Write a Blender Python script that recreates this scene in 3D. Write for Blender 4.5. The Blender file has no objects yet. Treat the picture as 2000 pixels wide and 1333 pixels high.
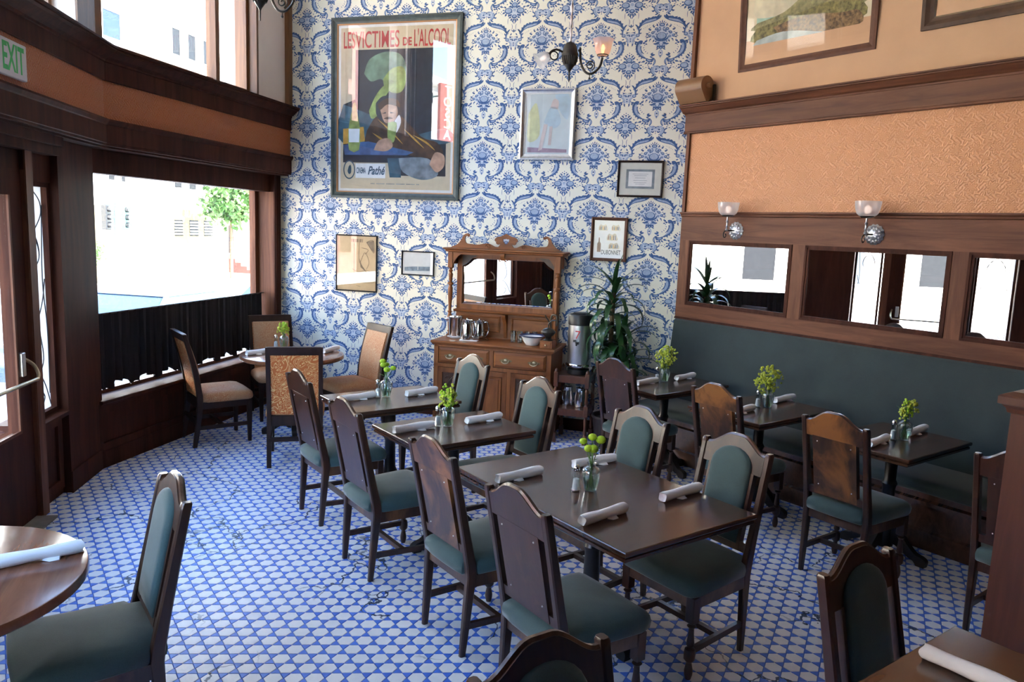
import bpy, bmesh, math, random
from mathutils import Vector, Matrix
random.seed(7)
R = math.radians
sin, cos, pi = math.sin, math.cos, math.pi
S = bpy.context.scene
COL = S.collection

# ------------------------------------------------------------------ camera
cam_data = bpy.data.cameras.new('camera')
cam_data.lens = 26.82; cam_data.sensor_width = 36.0; cam_data.sensor_fit = 'HORIZONTAL'
cam_data.clip_start = 0.05; cam_data.clip_end = 400
cam = bpy.data.objects.new('camera', cam_data); COL.objects.link(cam)
_p, _r = R(8.24), R(2.186)
_f = Vector((0, cos(_p), -sin(_p))); _u = Vector((0, sin(_p), cos(_p))); _x = Vector((1, 0, 0))
_rt = _x*cos(_r) + _u*sin(_r); _up = -_x*sin(_r) + _u*cos(_r)
cam.matrix_world = Matrix(((_rt.x, _up.x, -_f.x, 0), (_rt.y, _up.y, -_f.y, 0), (_rt.z, _up.z, -_f.z, 2.0), (0, 0, 0, 1)))
S.camera = cam

# ------------------------------------------------------------------ world, sun, exposure
W = bpy.data.worlds.new('sky'); S.world = W; W.use_nodes = True
_nt = W.node_tree; _nt.nodes.clear()
_o = _nt.nodes.new('ShaderNodeOutputWorld'); _b = _nt.nodes.new('ShaderNodeBackground'); _s = _nt.nodes.new('ShaderNodeTexSky')
_s.sky_type = 'NISHITA'; _s.sun_disc = False; _s.sun_elevation = R(48); _s.sun_rotation = R(110); _s.altitude = 20
_s.air_density = 1.0; _s.dust_density = 0.9; _s.ozone_density = 1.0
_b.inputs['Strength'].default_value = 0.52
_nt.links.new(_s.outputs[0], _b.inputs[0]); _nt.links.new(_b.outputs[0], _o.inputs[0])
sd = bpy.data.lights.new('sun', 'SUN'); sd.energy = 6.5; sd.angle = R(0.6); sd.color = (1.0, 0.95, 0.87)
sun = bpy.data.objects.new('sun', sd); COL.objects.link(sun)
sun.rotation_euler = (-Vector((0.70, -0.22, 0.72))).to_track_quat('-Z', 'Y').to_euler()
V = S.view_settings
V.view_transform = 'Standard'; V.look = 'None'; V.gamma = 1.0; V.use_curve_mapping = False
V.exposure = 3.02
S.cycles.use_denoising = True
S.cycles.max_bounces = 10; S.cycles.diffuse_bounces = 6; S.cycles.glossy_bounces = 5
S.cycles.transparent_max_bounces = 16; S.cycles.sample_clamp_indirect = 12

# ------------------------------------------------------------------ frames of the room (metres)
def frame(x, y, deg): return Matrix.Translation((x, y, 0)) @ Matrix.Rotation(R(deg), 4, 'Z')
BLx, BLy = -2.625, 8.587
FB = frame(BLx, BLy, -16.5)          # wallpapered wall: x along the wall, -y into the room
FR = frame(1.587, 7.339, -53.9)      # panelled wall on the right
FL = frame(BLx, BLy, 77.7)           # window wall on the left (x negative towards the camera)
BKx, BKy = -3.223, 5.845
FD = frame(BKx, BKy, 98.4)           # door wall
DLEN = 3.0
E2x, E2y = BKx + DLEN*0.1461, BKy - DLEN*0.9893
FL2 = frame(E2x, E2y, 119.1)         # second window wall, nearer than the frame shows
L2LEN = 2.8
E3x, E3y = E2x + L2LEN*0.4863, E2y - L2LEN*0.8738
CEIL = 5.0
def PR(u, w, z=0.0):                 # point given along / out from the panelled wall
    return FR @ Vector((u, -w, z))
def PB(s, d, z=0.0):
    return FB @ Vector((s, -d, z))

# ------------------------------------------------------------------ materials
MATS = {}
def newmat(name):
    m = bpy.data.materials.new(name); m.use_nodes = True
    MATS[name] = m
    return m, m.node_tree, m.node_tree.nodes['Principled BSDF']
def L_(nt, a, b): nt.links.new(a, b)
def mapping(nt, scale=(1, 1, 1), coord='Object', rot=(0, 0, 0), loc=(0, 0, 0)):
    tc = nt.nodes.new('ShaderNodeTexCoord'); mp = nt.nodes.new('ShaderNodeMapping')
    mp.inputs['Scale'].default_value = scale; mp.inputs['Rotation'].default_value = rot; mp.inputs['Location'].default_value = loc
    L_(nt, tc.outputs[coord], mp.inputs[0]); return mp.outputs[0]
def noise(nt, vec, scale, detail=4, rough=0.55, dist=0.0):
    n = nt.nodes.new('ShaderNodeTexNoise'); n.inputs['Scale'].default_value = scale
    n.inputs['Detail'].default_value = detail; n.inputs['Roughness'].default_value = rough; n.inputs['Distortion'].default_value = dist
    if vec is not None: L_(nt, vec, n.inputs['Vector'])
    return n.outputs['Fac']
def ramp(nt, fac, stops):
    r = nt.nodes.new('ShaderNodeValToRGB'); e = r.color_ramp.elements
    while len(e) < len(stops): e.new(0.5)
    for i, (p, c) in enumerate(stops):
        e[i].position = p; e[i].color = (c[0], c[1], c[2], 1)
    L_(nt, fac, r.inputs[0]); return r.outputs[0]
def mixc(nt, fac, a, b):
    m = nt.nodes.new('ShaderNodeMix'); m.data_type = 'RGBA'
    for sock, val in ((m.inputs[0], fac), (m.inputs[6], a), (m.inputs[7], b)):
        if hasattr(val, 'is_output'): L_(nt, val, sock)
        elif isinstance(val, (int, float)): sock.default_value = val
        else: sock.default_value = (val[0], val[1], val[2], 1)
    return m.outputs[2]
def bump(nt, bsdf, h, strength=0.3, dist=0.01):
    b = nt.nodes.new('ShaderNodeBump'); b.inputs['Strength'].default_value = strength; b.inputs['Distance'].default_value = dist
    L_(nt, h, b.inputs['Height']); L_(nt, b.outputs[0], bsdf.inputs['Normal'])
def math_(nt, op, a, b=None, c=None):
    m = nt.nodes.new('ShaderNodeMath'); m.operation = op
    for i, v in enumerate((a, b, c)):
        if v is None: continue
        if hasattr(v, 'is_output'): L_(nt, v, m.inputs[i])
        else: m.inputs[i].default_value = v
    return m.outputs[0]
def plain(name, col, rough=0.5, metal=0.0, spec=0.5, var=0.0, vscale=6.0, bmp=0.0, coat=0.0):
    m, nt, b = newmat(name)
    b.inputs['Roughness'].default_value = rough; b.inputs['Metallic'].default_value = metal
    b.inputs['Specular IOR Level'].default_value = spec; b.inputs['Coat Weight'].default_value = coat
    n = noise(nt, mapping(nt), vscale, 3)
    k = 1 - var; k2 = 1 + var
    L_(nt, ramp(nt, n, [(0.3, [c*k for c in col]), (0.7, [min(1, c*k2) for c in col])]), b.inputs['Base Color'])
    if bmp: bump(nt, b, noise(nt, mapping(nt), vscale*20, 2), bmp, 0.002)
    return m
def wood(name, dark, light, scale=(14, 14, 1.2), rough=0.35, wear=None, coat=0.0, wear_pos=(0.56, 0.72), spec=0.5):
    m, nt, b = newmat(name)
    oi = nt.nodes.new('ShaderNodeObjectInfo')
    v = mapping(nt, scale)
    add = nt.nodes.new('ShaderNodeVectorMath'); add.operation = 'ADD'
    comb = nt.nodes.new('ShaderNodeCombineXYZ')
    k = math_(nt, 'MULTIPLY', oi.outputs['Random'], 37.0)
    for i in range(3): L_(nt, k, comb.inputs[i])
    L_(nt, v, add.inputs[0]); L_(nt, comb.outputs[0], add.inputs[1])
    n1 = noise(nt, add.outputs[0], 1.3, 6, 0.62, 0.9)
    c = ramp(nt, n1, [(0.28, dark), (0.52, [(a+b2)/2 for a, b2 in zip(dark, light)]), (0.74, light)])
    if wear:
        add2 = nt.nodes.new('ShaderNodeVectorMath'); add2.operation = 'ADD'
        L_(nt, mapping(nt, (5, 5, 3.2)), add2.inputs[0]); L_(nt, comb.outputs[0], add2.inputs[1])
        n2 = noise(nt, add2.outputs[0], 1.0, 5, 0.6, 0.5)
        f = ramp(nt, n2, [(wear_pos[0], (0, 0, 0)), (wear_pos[1], (1, 1, 1))])
        c = mixc(nt, f, c, wear)
    L_(nt, c, b.inputs['Base Color'])
    b.inputs['Roughness'].default_value = rough; b.inputs['Specular IOR Level'].default_value = spec; b.inputs['Coat Weight'].default_value = coat; b.inputs['Coat Roughness'].default_value = 0.12
    bump(nt, b, n1, 0.12, 0.003)
    return m
def glassy(name, tint=(1, 1, 1), ior=1.45, rough=0.0, boost=1.0):
    m, nt, b = newmat(name); nt.nodes.remove(b)
    o = nt.nodes['Material Output']
    t = nt.nodes.new('ShaderNodeBsdfTransparent'); t.inputs[0].default_value = (*tint, 1)
    g = nt.nodes.new('ShaderNodeBsdfGlossy'); g.inputs['Roughness'].default_value = rough
    lw = nt.nodes.new('ShaderNodeLayerWeight'); lw.inputs[0].default_value = 0.5
    r0 = ((ior-1)/(ior+1))**2
    fr = math_(nt, 'MULTIPLY_ADD', math_(nt, 'POWER', lw.outputs['Facing'], 5.0), 1-r0, r0)
    mx = nt.nodes.new('ShaderNodeMixShader')
    L_(nt, math_(nt, 'MINIMUM', math_(nt, 'MULTIPLY', fr, boost), 1.0), mx.inputs[0]); L_(nt, t.outputs[0], mx.inputs[1]); L_(nt, g.outputs[0], mx.inputs[2]); L_(nt, mx.outputs[0], o.inputs[0])
    return m
def fabric(name, dark, light, scale=260, sheen=0.25):
    m, nt, b = newmat(name)
    v = mapping(nt)
    n = noise(nt, v, 5.0, 4, 0.6); f = noise(nt, v, scale, 2)
    L_(nt, mixc(nt, 0.35, ramp(nt, n, [(0.3, dark), (0.7, light)]), ramp(nt, f, [(0.3, dark), (0.7, light)])), b.inputs['Base Color'])
    b.inputs['Roughness'].default_value = 0.85; b.inputs['Sheen Weight'].default_value = sheen; b.inputs['Sheen Roughness'].default_value = 0.4
    bump(nt, b, f, 0.25, 0.002)
    return m
def emit(name, col, strength):
    m, nt, b = newmat(name)
    b.inputs['Base Color'].default_value = (*col, 1); b.inputs['Emission Color'].default_value = (*col, 1); b.inputs['Emission Strength'].default_value = strength
    return m

M_plaster = plain('peach_plaster', (0.60, 0.35, 0.19), 0.75, var=0.05, vscale=3, bmp=0.04)
M_cream = plain('cream_plaster', (0.84, 0.72, 0.62), 0.75, var=0.03, vscale=3)
M_ceil = plain('ceiling_paint', (0.80, 0.76, 0.68), 0.8, var=0.03)
M_paper = plain('wallpaper_ground', (0.82, 0.80, 0.68), 0.7, var=0.025, vscale=2)
M_pd = plain('wallpaper_dark_blue', (0.050, 0.118, 0.290), 0.7, var=0.25, vscale=60)
M_pl = plain('wallpaper_light_blue', (0.34, 0.43, 0.58), 0.7, var=0.15, vscale=60)
M_pu = plain('wallpaper_pale_blue', (0.55, 0.61, 0.68), 0.7, var=0.12, vscale=90)
M_dark = wood('dark_mahogany', (0.038, 0.0125, 0.0072), (0.094, 0.030, 0.016), (9, 9, 0.9), 0.62, spec=0.12)
M_walnut = wood('figured_walnut', (0.075, 0.025, 0.012), (0.215, 0.082, 0.040), (0.9, 12, 10), 0.5, spec=0.22)
M_walnut_v = wood('figured_walnut_upright', (0.085, 0.028, 0.013), (0.22, 0.085, 0.040), (10, 12, 0.9), 0.5, spec=0.22)
M_post = wood('red_brown_post', (0.075, 0.024, 0.011), (0.155, 0.052, 0.024), (10, 10, 0.9), 0.35, coat=0.2)
M_side = wood('sideboard_oak', (0.130, 0.038, 0.011), (0.33, 0.115, 0.034), (1.1, 9, 9), 0.42, spec=0.3)
M_side_v = wood('sideboard_oak_upright', (0.130, 0.038, 0.011), (0.33, 0.115, 0.034), (9, 9, 1.1), 0.42, spec=0.3)
M_carve = plain('carved_oak', (0.075, 0.028, 0.012), 0.4, var=0.3, vscale=25)
M_chair = wood('worn_chair_wood', (0.024, 0.0092, 0.0055), (0.066, 0.025, 0.0130), (12, 12, 1.6), 0.32, wear=(0.13, 0.052, 0.020), coat=0.2, wear_pos=(0.57, 0.80))
M_chair_g = wood('golden_worn_chair_wood', (0.022, 0.0090, 0.005), (0.085, 0.034, 0.013), (12, 12, 1.6), 0.30, wear=(0.27, 0.105, 0.026), coat=0.2, wear_pos=(0.44, 0.62))
M_chair_e = wood('rubbed_chair_wood', (0.030, 0.012, 0.007), (0.085, 0.034, 0.017), (12, 12, 1.6), 0.28, wear=(0.22, 0.105, 0.045), coat=0.35, wear_pos=(0.50, 0.72))
M_espresso = wood('espresso_wood', (0.017, 0.0075, 0.0055), (0.042, 0.018, 0.012), (8, 8, 1), 0.38, spec=0.3)
M_table = wood('dark_walnut_table', (0.040, 0.017, 0.0095), (0.105, 0.045, 0.024), (16, 1.4, 8), 0.22, coat=0.35)
M_round = wood('red_cherry_table', (0.14, 0.045, 0.020), (0.30, 0.115, 0.055), (14, 1.2, 8), 0.2, coat=0.4)
M_ped = plain('black_pedestal', (0.012, 0.009, 0.008), 0.28, var=0.2)
M_teal = fabric('teal_fabric', (0.034, 0.066, 0.062), (0.056, 0.104, 0.098), sheen=0.4)
M_bench = fabric('bench_fabric', (0.024, 0.037, 0.036), (0.036, 0.053, 0.050))
M_curtain = fabric('curtain_velvet', (0.008, 0.005, 0.006), (0.016, 0.009, 0.010), sheen=0.0)
M_napkin = fabric('white_linen', (0.95, 0.95, 0.97), (0.97, 0.97, 0.98), 400, 0.0)
M_glass = glassy('clear_glass', (0.97, 0.985, 0.98))
M_vase = glassy('bottle_glass', (0.86, 0.92, 0.92), 1.6, 0.03, 2.6)
M_leadglass = plain('frosted_leaded_glass', (0.78, 0.86, 0.86), 0.35)
M_picglass = glassy('picture_glass', (0.99, 0.99, 0.99), 1.5, 0.0, 1.5)
M_picglass2 = glassy('coated_picture_glass', (0.99, 0.99, 0.99), 1.5, 0.0, 0.3)
M_mirror = plain('mirror_silver', (0.92, 0.93, 0.93), 0.0, 1.0)
M_steel = plain('polished_steel', (0.70, 0.70, 0.71), 0.12, 1.0, var=0.04)
M_brushed = plain('brushed_steel', (0.66, 0.67, 0.68), 0.32, 1.0, var=0.06)
M_silver = plain('cast_silver', (0.72, 0.72, 0.73), 0.28, 1.0, var=0.1, vscale=30)
M_bronze2 = plain('gilt_bronze', (0.22, 0.16, 0.085), 0.35, 0.9, var=0.3, vscale=30)
M_brass = plain('aged_brass', (0.62, 0.50, 0.33), 0.3, 1.0, var=0.15, vscale=20)
M_bronze = plain('dark_bronze', (0.085, 0.075, 0.062), 0.38, 0.85, var=0.25, vscale=15)
M_black = plain('black_paint', (0.010, 0.010, 0.011), 0.4, var=0.1)
M_white = plain('white_enamel', (0.82, 0.82, 0.83), 0.25, var=0.02)
M_navy = plain('navy_rim', (0.02, 0.04, 0.14), 0.3)
M_lead = plain('lead_came', (0.05, 0.055, 0.06), 0.5, 0.6)
M_trim = wood('amber_window_trim', (0.13, 0.055, 0.018), (0.26, 0.115, 0.040), (10, 10, 1), 0.4)
M_stone = plain('stone_threshold', (0.20, 0.18, 0.16), 0.6, var=0.2, vscale=12)
M_grout = plain('floor_grout', (0.05, 0.145, 0.52), 0.8, var=0.2, vscale=20)
M_leaf = plain('dracaena_leaf', (0.022, 0.075, 0.022), 0.3, var=0.5, vscale=7, coat=0.2)
M_trunk = plain('cane_trunk', (0.10, 0.065, 0.03), 0.8, var=0.3, vscale=30)
M_stem = plain('flower_stem', (0.10, 0.22, 0.05), 0.5, var=0.2)
M_bloom = plain('lime_bloom', (0.36, 0.58, 0.02), 0.6, var=0.25, vscale=60)
M_golden = plain('goldenrod_bloom', (0.46, 0.52, 0.05), 0.6, var=0.3, vscale=60)
M_water = glassy('vase_water', (0.86, 0.93, 0.86), 1.33)
M_red = plain('red_paint', (0.62, 0.03, 0.03), 0.4)
M_pot = plain('plant_pot', (0.03, 0.022, 0.02), 0.4)

def m_lincrusta(name, c1, c2, strength):
    m, nt, b = newmat(name)
    v = mapping(nt, (1, 1, 1))
    sep = nt.nodes.new('ShaderNodeSeparateXYZ'); L_(nt, v, sep.inputs[0])
    def cell(px, pz, ox, oz):
        fx = math_(nt, 'SUBTRACT', math_(nt, 'FRACT', math_(nt, 'ADD', math_(nt, 'DIVIDE', sep.outputs[0], px), ox)), 0.5)
        fz = math_(nt, 'SUBTRACT', math_(nt, 'FRACT', math_(nt, 'ADD', math_(nt, 'DIVIDE', sep.outputs[2], pz), oz)), 0.5)
        d = math_(nt, 'SQRT', math_(nt, 'ADD', math_(nt, 'MULTIPLY', fx, fx), math_(nt, 'MULTIPLY', fz, fz)))
        a = math_(nt, 'ARCTAN2', fz, fx); return d, a
    d1, a1 = cell(0.13, 0.13, 0, 0); d2, a2 = cell(0.13, 0.13, 0.5, 0.5)
    p1 = math_(nt, 'MULTIPLY', math_(nt, 'COSINE', math_(nt, 'MULTIPLY', a1, 8)), 0.06)
    r1 = math_(nt, 'SINE', math_(nt, 'MULTIPLY', math_(nt, 'ADD', d1, p1), 38))
    p2 = math_(nt, 'MULTIPLY', math_(nt, 'SINE', math_(nt, 'MULTIPLY', a2, 4)), 0.10)
    r2 = math_(nt, 'SINE', math_(nt, 'MULTIPLY', math_(nt, 'ADD', d2, p2), 30))
    sel = math_(nt, 'LESS_THAN', d1, d2)
    h = math_(nt, 'ADD', math_(nt, 'MULTIPLY', r1, sel), math_(nt, 'MULTIPLY', r2, math_(nt, 'SUBTRACT', 1.0, sel)))
    hs = math_(nt, 'ADD', math_(nt, 'MULTIPLY', h, 0.5), 0.5)
    L_(nt, mixc(nt, math_(nt, 'MULTIPLY', hs, 0.55), c1, c2), b.inputs['Base Color'])
    b.inputs['Roughness'].default_value = 0.45
    bump(nt, b, hs, strength, 0.006)
    return m
M_linc = m_lincrusta('embossed_orange', (0.56, 0.235, 0.095), (0.74, 0.375, 0.18), 0.45)
M_linc_d = m_lincrusta('embossed_rust', (0.40, 0.112, 0.026), (0.54, 0.18, 0.048), 0.5)

def m_tile(name, c1, c2, crack):
    m, nt, b = newmat(name)
    g = nt.nodes.new('ShaderNodeNewGeometry'); P = g.outputs['Position']
    oi = nt.nodes.new('ShaderNodeObjectInfo')
    n1 = noise(nt, P, 9.0, 6, 0.62, 0.8); n2 = noise(nt, P, 1.1, 3)
    c = mixc(nt, 0.5, ramp(nt, n1, [(0.30, c2), (0.55, c1)]), ramp(nt, n2, [(0.35, c2), (0.6, c1)]))
    if crack:
        vo = nt.nodes.new('ShaderNodeTexVoronoi'); vo.feature = 'DISTANCE_TO_EDGE'; vo.inputs['Scale'].default_value = 1.7
        dv = nt.nodes.new('ShaderNodeVectorMath'); dv.operation = 'ADD'
        nn = nt.nodes.new('ShaderNodeTexNoise'); nn.inputs['Scale'].default_value = 5.0; nn.inputs['Detail'].default_value = 4
        L_(nt, P, nn.inputs['Vector'])
        sc = nt.nodes.new('ShaderNodeVectorMath'); sc.operation = 'SCALE'; sc.inputs['Scale'].default_value = 0.32
        L_(nt, nn.outputs['Color'], sc.inputs[0]); L_(nt, P, dv.inputs[0]); L_(nt, sc.outputs[0], dv.inputs[1]); L_(nt, dv.outputs[0], vo.inputs['Vector'])
        line = math_(nt, 'LESS_THAN', vo.outputs['Distance'], 0.009)
        mask = ramp(nt, noise(nt, P, 1.3, 2), [(0.47, (0, 0, 0)), (0.54, (1, 1, 1))])
        c = mixc(nt, math_(nt, 'MULTIPLY', line, mask), c, (0.03, 0.05, 0.10))
    L_(nt, c, b.inputs['Base Color'])
    b.inputs['Roughness'].default_value = 0.42
    bump(nt, b, n1, 0.05, 0.002)
    return m
M_tw = m_tile('white_marble_tile', (0.88, 0.89, 0.91), (0.74, 0.77, 0.82), True)
M_tb = m_tile('cobalt_tile', (0.075, 0.215, 0.78), (0.05, 0.155, 0.64), True)

def m_scroll(name, base, fig, worn, scale=16.0):
    m, nt, b = newmat(name)
    v = mapping(nt, (1, 1, 1))
    n = nt.nodes.new('ShaderNodeTexNoise'); n.inputs['Scale'].default_value = scale; n.inputs['Detail'].default_value = 1.0; n.inputs['Distortion'].default_value = 2.2
    L_(nt, v, n.inputs['Vector'])
    w = math_(nt, 'SINE', math_(nt, 'MULTIPLY', n.outputs['Fac'], 58.0))
    f = ramp(nt, w, [(0.55, (0, 0, 0)), (0.75, (1, 1, 1))])
    c = mixc(nt, f, base, fig)
    if worn:
        c = mixc(nt, ramp(nt, noise(nt, mapping(nt), 3.2, 3), [(0.35, (0, 0, 0)), (0.65, (0.62, 0.62, 0.62))]), c, worn)
    L_(nt, c, b.inputs['Base Color']); b.inputs['Roughness'].default_value = 0.6
    bump(nt, b, w, 0.1, 0.002)
    return m
M_orange = m_scroll('orange_scroll_fabric', (0.52, 0.13, 0.025), (0.76, 0.48, 0.20), None, 8.0)
M_orange_w = m_scroll('worn_orange_scroll_fabric', (0.42, 0.13, 0.035), (0.58, 0.36, 0.18), (0.40, 0.26, 0.15))

# ------------------------------------------------------------------ mesh builder
class MB:
    def __init__(s): s.v = []; s.f = []; s.m = []
    def add(s, vs, fs, mi=0):
        o = len(s.v); s.v.extend([tuple(p) for p in vs]); s.f.extend([tuple(i+o for i in f) for f in fs]); s.m.extend([mi]*len(fs)); return s
    def box(s, x0, x1, y0, y1, z0, z1, mi=0):
        return s.add([(x0,y0,z0),(x1,y0,z0),(x1,y1,z0),(x0,y1,z0),(x0,y0,z1),(x1,y0,z1),(x1,y1,z1),(x0,y1,z1)],
                     [(0,3,2,1),(4,5,6,7),(0,1,5,4),(1,2,6,5),(2,3,7,6),(3,0,4,7)], mi)
    def cbox(s, x0, x1, y0, y1, z0, z1, c=0.004, mi=0):
        vs = []; 
        for z, k in ((z0, c), (z0+c, 0), (z1-c, 0), (z1, c)):
            a0, a1, b0, b1 = x0+k, x1-k, y0+k, y1-k
            q = c if k == 0 else 0
            if k == 0: vs += [(a0+c,b0,z),(a1-c,b0,z),(a1,b0+c,z),(a1,b1-c,z),(a1-c,b1,z),(a0+c,b1,z),(a0,b1-c,z),(a0,b0+c,z)]
            else: vs += [(a0,b0,z),(a1,b0,z),(a1,b0,z),(a1,b1,z),(a1,b1,z),(a0,b1,z),(a0,b1,z),(a0,b0,z)]
        fs = []
        for r in range(3):
            for i in range(8):
                j = (i+1) % 8; fs.append((r*8+i, r*8+j, r*8+8+j, r*8+8+i))
        fs += [tuple(reversed(range(8))), tuple(range(24, 32))]
        return s.add(vs, fs, mi)
    def rings(s, rs, mi=0, cap0=True, cap1=True, closed=True):
        n = len(rs[0]); vs = [p for r in rs for p in r]; fs = []
        for k in range(len(rs)-1):
            for i in range(n if closed else n-1):
                j = (i+1) % n; fs.append((k*n+i, k*n+j, k*n+n+j, k*n+n+i))
        if cap0: fs.append(tuple(reversed(range(n))))
        if cap1: fs.append(tuple(range((len(rs)-1)*n, len(rs)*n)))
        return s.add(vs, fs, mi)
    def prism(s, poly, axis, a, b, mi=0):
        if axis == 'x': r = [[(t, p, q) for p, q in poly] for t in (a, b)]
        elif axis == 'y': r = [[(p, t, q) for p, q in poly] for t in (a, b)]
        else: r = [[(p, q, t) for p, q in poly] for t in (a, b)]
        return s.rings(r, mi)
    def lathe(s, prof, n=20, c=(0, 0, 0), mi=0, cap0=True, cap1=True):
        r = [[(c[0]+rr*cos(2*pi*i/n), c[1]+rr*sin(2*pi*i/n), c[2]+z) for i in range(n)] for rr, z in prof]
        return s.rings(r, mi, cap0, cap1)
    def tube(s, path, rad, n=8, mi=0, cap=True):
        P = [Vector(p) for p in path]; rs = []
        up = Vector((0, 0, 1)); prev = None
        for i, p in enumerate(P):
            t = (P[min(i+1, len(P)-1)] - P[max(i-1, 0)])
            if t.length < 1e-9: t = Vector((0, 0, 1))
            t.normalize()
            if prev is None:
                a = t.cross(up)
                if a.length < 0.05: a = t.cross(Vector((1, 0, 0)))
            else:
                a = prev - t*prev.dot(t)
                if a.length < 1e-6: a = t.cross(up)
            a.normalize(); prev = a; b = t.cross(a)
            r = rad[i] if isinstance(rad, (list, tuple)) else rad
            rs.append([tuple(p + a*(r*cos(2*pi*k/n)) + b*(r*sin(2*pi*k/n))) for k in range(n)])
        return s.rings(rs, mi, cap, cap)
    def bar(s, p0, p1, w, h, mi=0):
        p0, p1 = Vector(p0), Vector(p1); t = (p1-p0).normalized()
        a = t.cross(Vector((0, 0, 1)))
        if a.length < 0.05: a = Vector((1, 0, 0))
        a.normalize(); b = a.cross(t)
        r = [[tuple(p + a*(sx*w/2) + b*(sz*h/2)) for sx, sz in ((-1,-1),(1,-1),(1,1),(-1,1))] for p in (p0, p1)]
        return s.rings(r, mi)
    def ball(s, c, r, nu=10, nv=6, mi=0):
        rx, ry, rz = (r, r, r) if isinstance(r, (int, float)) else r
        rs = [[(c[0]+rx*sin(pi*j/nv)*cos(2*pi*i/nu), c[1]+ry*sin(pi*j/nv)*sin(2*pi*i/nu), c[2]-rz*cos(pi*j/nv)) for i in range(nu)] for j in range(nv+1)]
        rs[0] = [(c[0]+0.02*rx*cos(2*pi*i/nu), c[1]+0.02*ry*sin(2*pi*i/nu), c[2]-rz) for i in range(nu)]
        rs[-1] = [(c[0]+0.02*rx*cos(2*pi*i/nu), c[1]+0.02*ry*sin(2*pi*i/nu), c[2]+rz) for i in range(nu)]
        return s.rings(rs, mi)
    def quad(s, a, b, c, d, mi=0): return s.add([a, b, c, d], [(0, 1, 2, 3)], mi)
    def xform(s, M, i0=0):
        for i in range(i0, len(s.v)): s.v[i] = tuple(M @ Vector(s.v[i]))
        return s
    def warp(s, fn, i0=0):
        for i in range(i0, len(s.v)): s.v[i] = fn(*s.v[i])
        return s
    def mesh(s, name, mats, smooth=True, recalc=True, ang=38):
        me = bpy.data.meshes.new(name); me.from_pydata(s.v, [], s.f)
        mats = mats if isinstance(mats, (list, tuple)) else [mats]
        for m in mats: me.materials.append(m)
        if len(mats) > 1: me.polygons.foreach_set('material_index', s.m)
        if recalc:
            bm = bmesh.new(); bm.from_mesh(me); bmesh.ops.remove_doubles(bm, verts=bm.verts, dist=1e-6)
            bmesh.ops.recalc_face_normals(bm, faces=bm.faces); bm.to_mesh(me); bm.free()
        if smooth:
            me.polygons.foreach_set('use_smooth', [True]*len(me.polygons)); me.set_sharp_from_angle(angle=R(ang))
        me.update(); return me
    def build(s, name, mats, parent=None, M=None, **k):
        o = bpy.data.objects.new(name, s.mesh(name, mats, **k)); COL.objects.link(o)
        if parent is not None: o.parent = parent
        if M is not None: o.matrix_local = M
        return o
def thing(name, label, cat, M=None, group=None):
    o = bpy.data.objects.new(name, None); o.empty_display_size = 0.1; COL.objects.link(o)
    if M is not None: o.matrix_local = M
    o['label'] = label; o['category'] = cat
    if group: o['group'] = group
    return o
def tag(o, label, cat, group=None):
    o['label'] = label; o['category'] = cat
    if group: o['group'] = group
    return o
def struct(o, label=None):
    o['kind'] = 'structure'
    if label: o['label'] = label
    return o
def copy_tree(src, M, label, group=None):
    c = src.copy(); COL.objects.link(c); c.matrix_local = M; c['label'] = label
    if group: c['group'] = group
    for ch in [x for x in bpy.data.objects if x.parent == src]:
        d = ch.copy(); COL.objects.link(d); d.parent = c; d.matrix_local = ch.matrix_local
        for g in [x for x in bpy.data.objects if x.parent == ch]:
            e = g.copy(); COL.objects.link(e); e.parent = d; e.matrix_local = g.matrix_local
    return c
def place(x, y, z, face):            # +y of the thing turned to the direction `face`
    return Matrix.Translation((x, y, z)) @ Matrix.Rotation(math.atan2(-face[0], face[1]), 4, 'Z')
def spline(pts, n=6):
    out = []; P = [pts[0]] + list(pts) + [pts[-1]]
    for i in range(1, len(P)-2):
        for k in range(n):
            t = k/n; a, b, c, d = P[i-1], P[i], P[i+1], P[i+2]
            out.append(tuple(0.5*((2*b[j]) + (-a[j]+c[j])*t + (2*a[j]-5*b[j]+4*c[j]-d[j])*t*t + (-a[j]+3*b[j]-3*c[j]+d[j])*t**3) for j in range(len(b))))
    out.append(tuple(pts[-1])); return out
def text_mesh(txt, mat, name, parent, M, size=0.1, width=None, align='CENTER', depth=0.0004, xs=1.0, shear=0.0, bold=0.0):
    cu = bpy.data.curves.new(name, 'FONT'); cu.body = txt; cu.size = size; cu.align_x = align; cu.align_y = 'CENTER'
    cu.extrude = depth; cu.shear = shear; cu.offset = bold
    t = bpy.data.objects.new(name, cu); COL.objects.link(t)
    dg = bpy.context.evaluated_depsgraph_get(); dg.update()
    me = bpy.data.meshes.new_from_object(t.evaluated_get(dg)); bpy.data.objects.remove(t)
    if width:
        xsn = [v.co.x for v in me.vertices]; k = width/max(1e-6, max(xsn)-min(xsn))
        for v in me.vertices: v.co.x *= k
    me.materials.clear(); me.materials.append(mat)
    o = bpy.data.objects.new(name, me); COL.objects.link(o); o.parent = parent; o.matrix_local = M
    return o
# ================================================================== the room shell
def shell(name, M, boxes, mat, label=None):
    b = MB()
    for q in boxes: b.box(*q)
    return struct(b.build(name, mat, None, M, smooth=False), label)
def plate(name, mat, parent, boxes, c=None, M=None):
    b = MB()
    for q in boxes: (b.cbox(*q, c) if c else b.box(*q))
    return b.build(name, mat, parent, M, smooth=False)

wall_back = shell('wall_back', FB, [(-0.3, 4.55, 0, 0.2, -0.05, CEIL)], M_paper, 'blue damask papered wall')
wall_right = shell('wall_right', FR, [(-0.02, 15.0, 0, 0.2, -0.05, CEIL)], M_plaster, 'peach plaster wall above the panelling')
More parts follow.
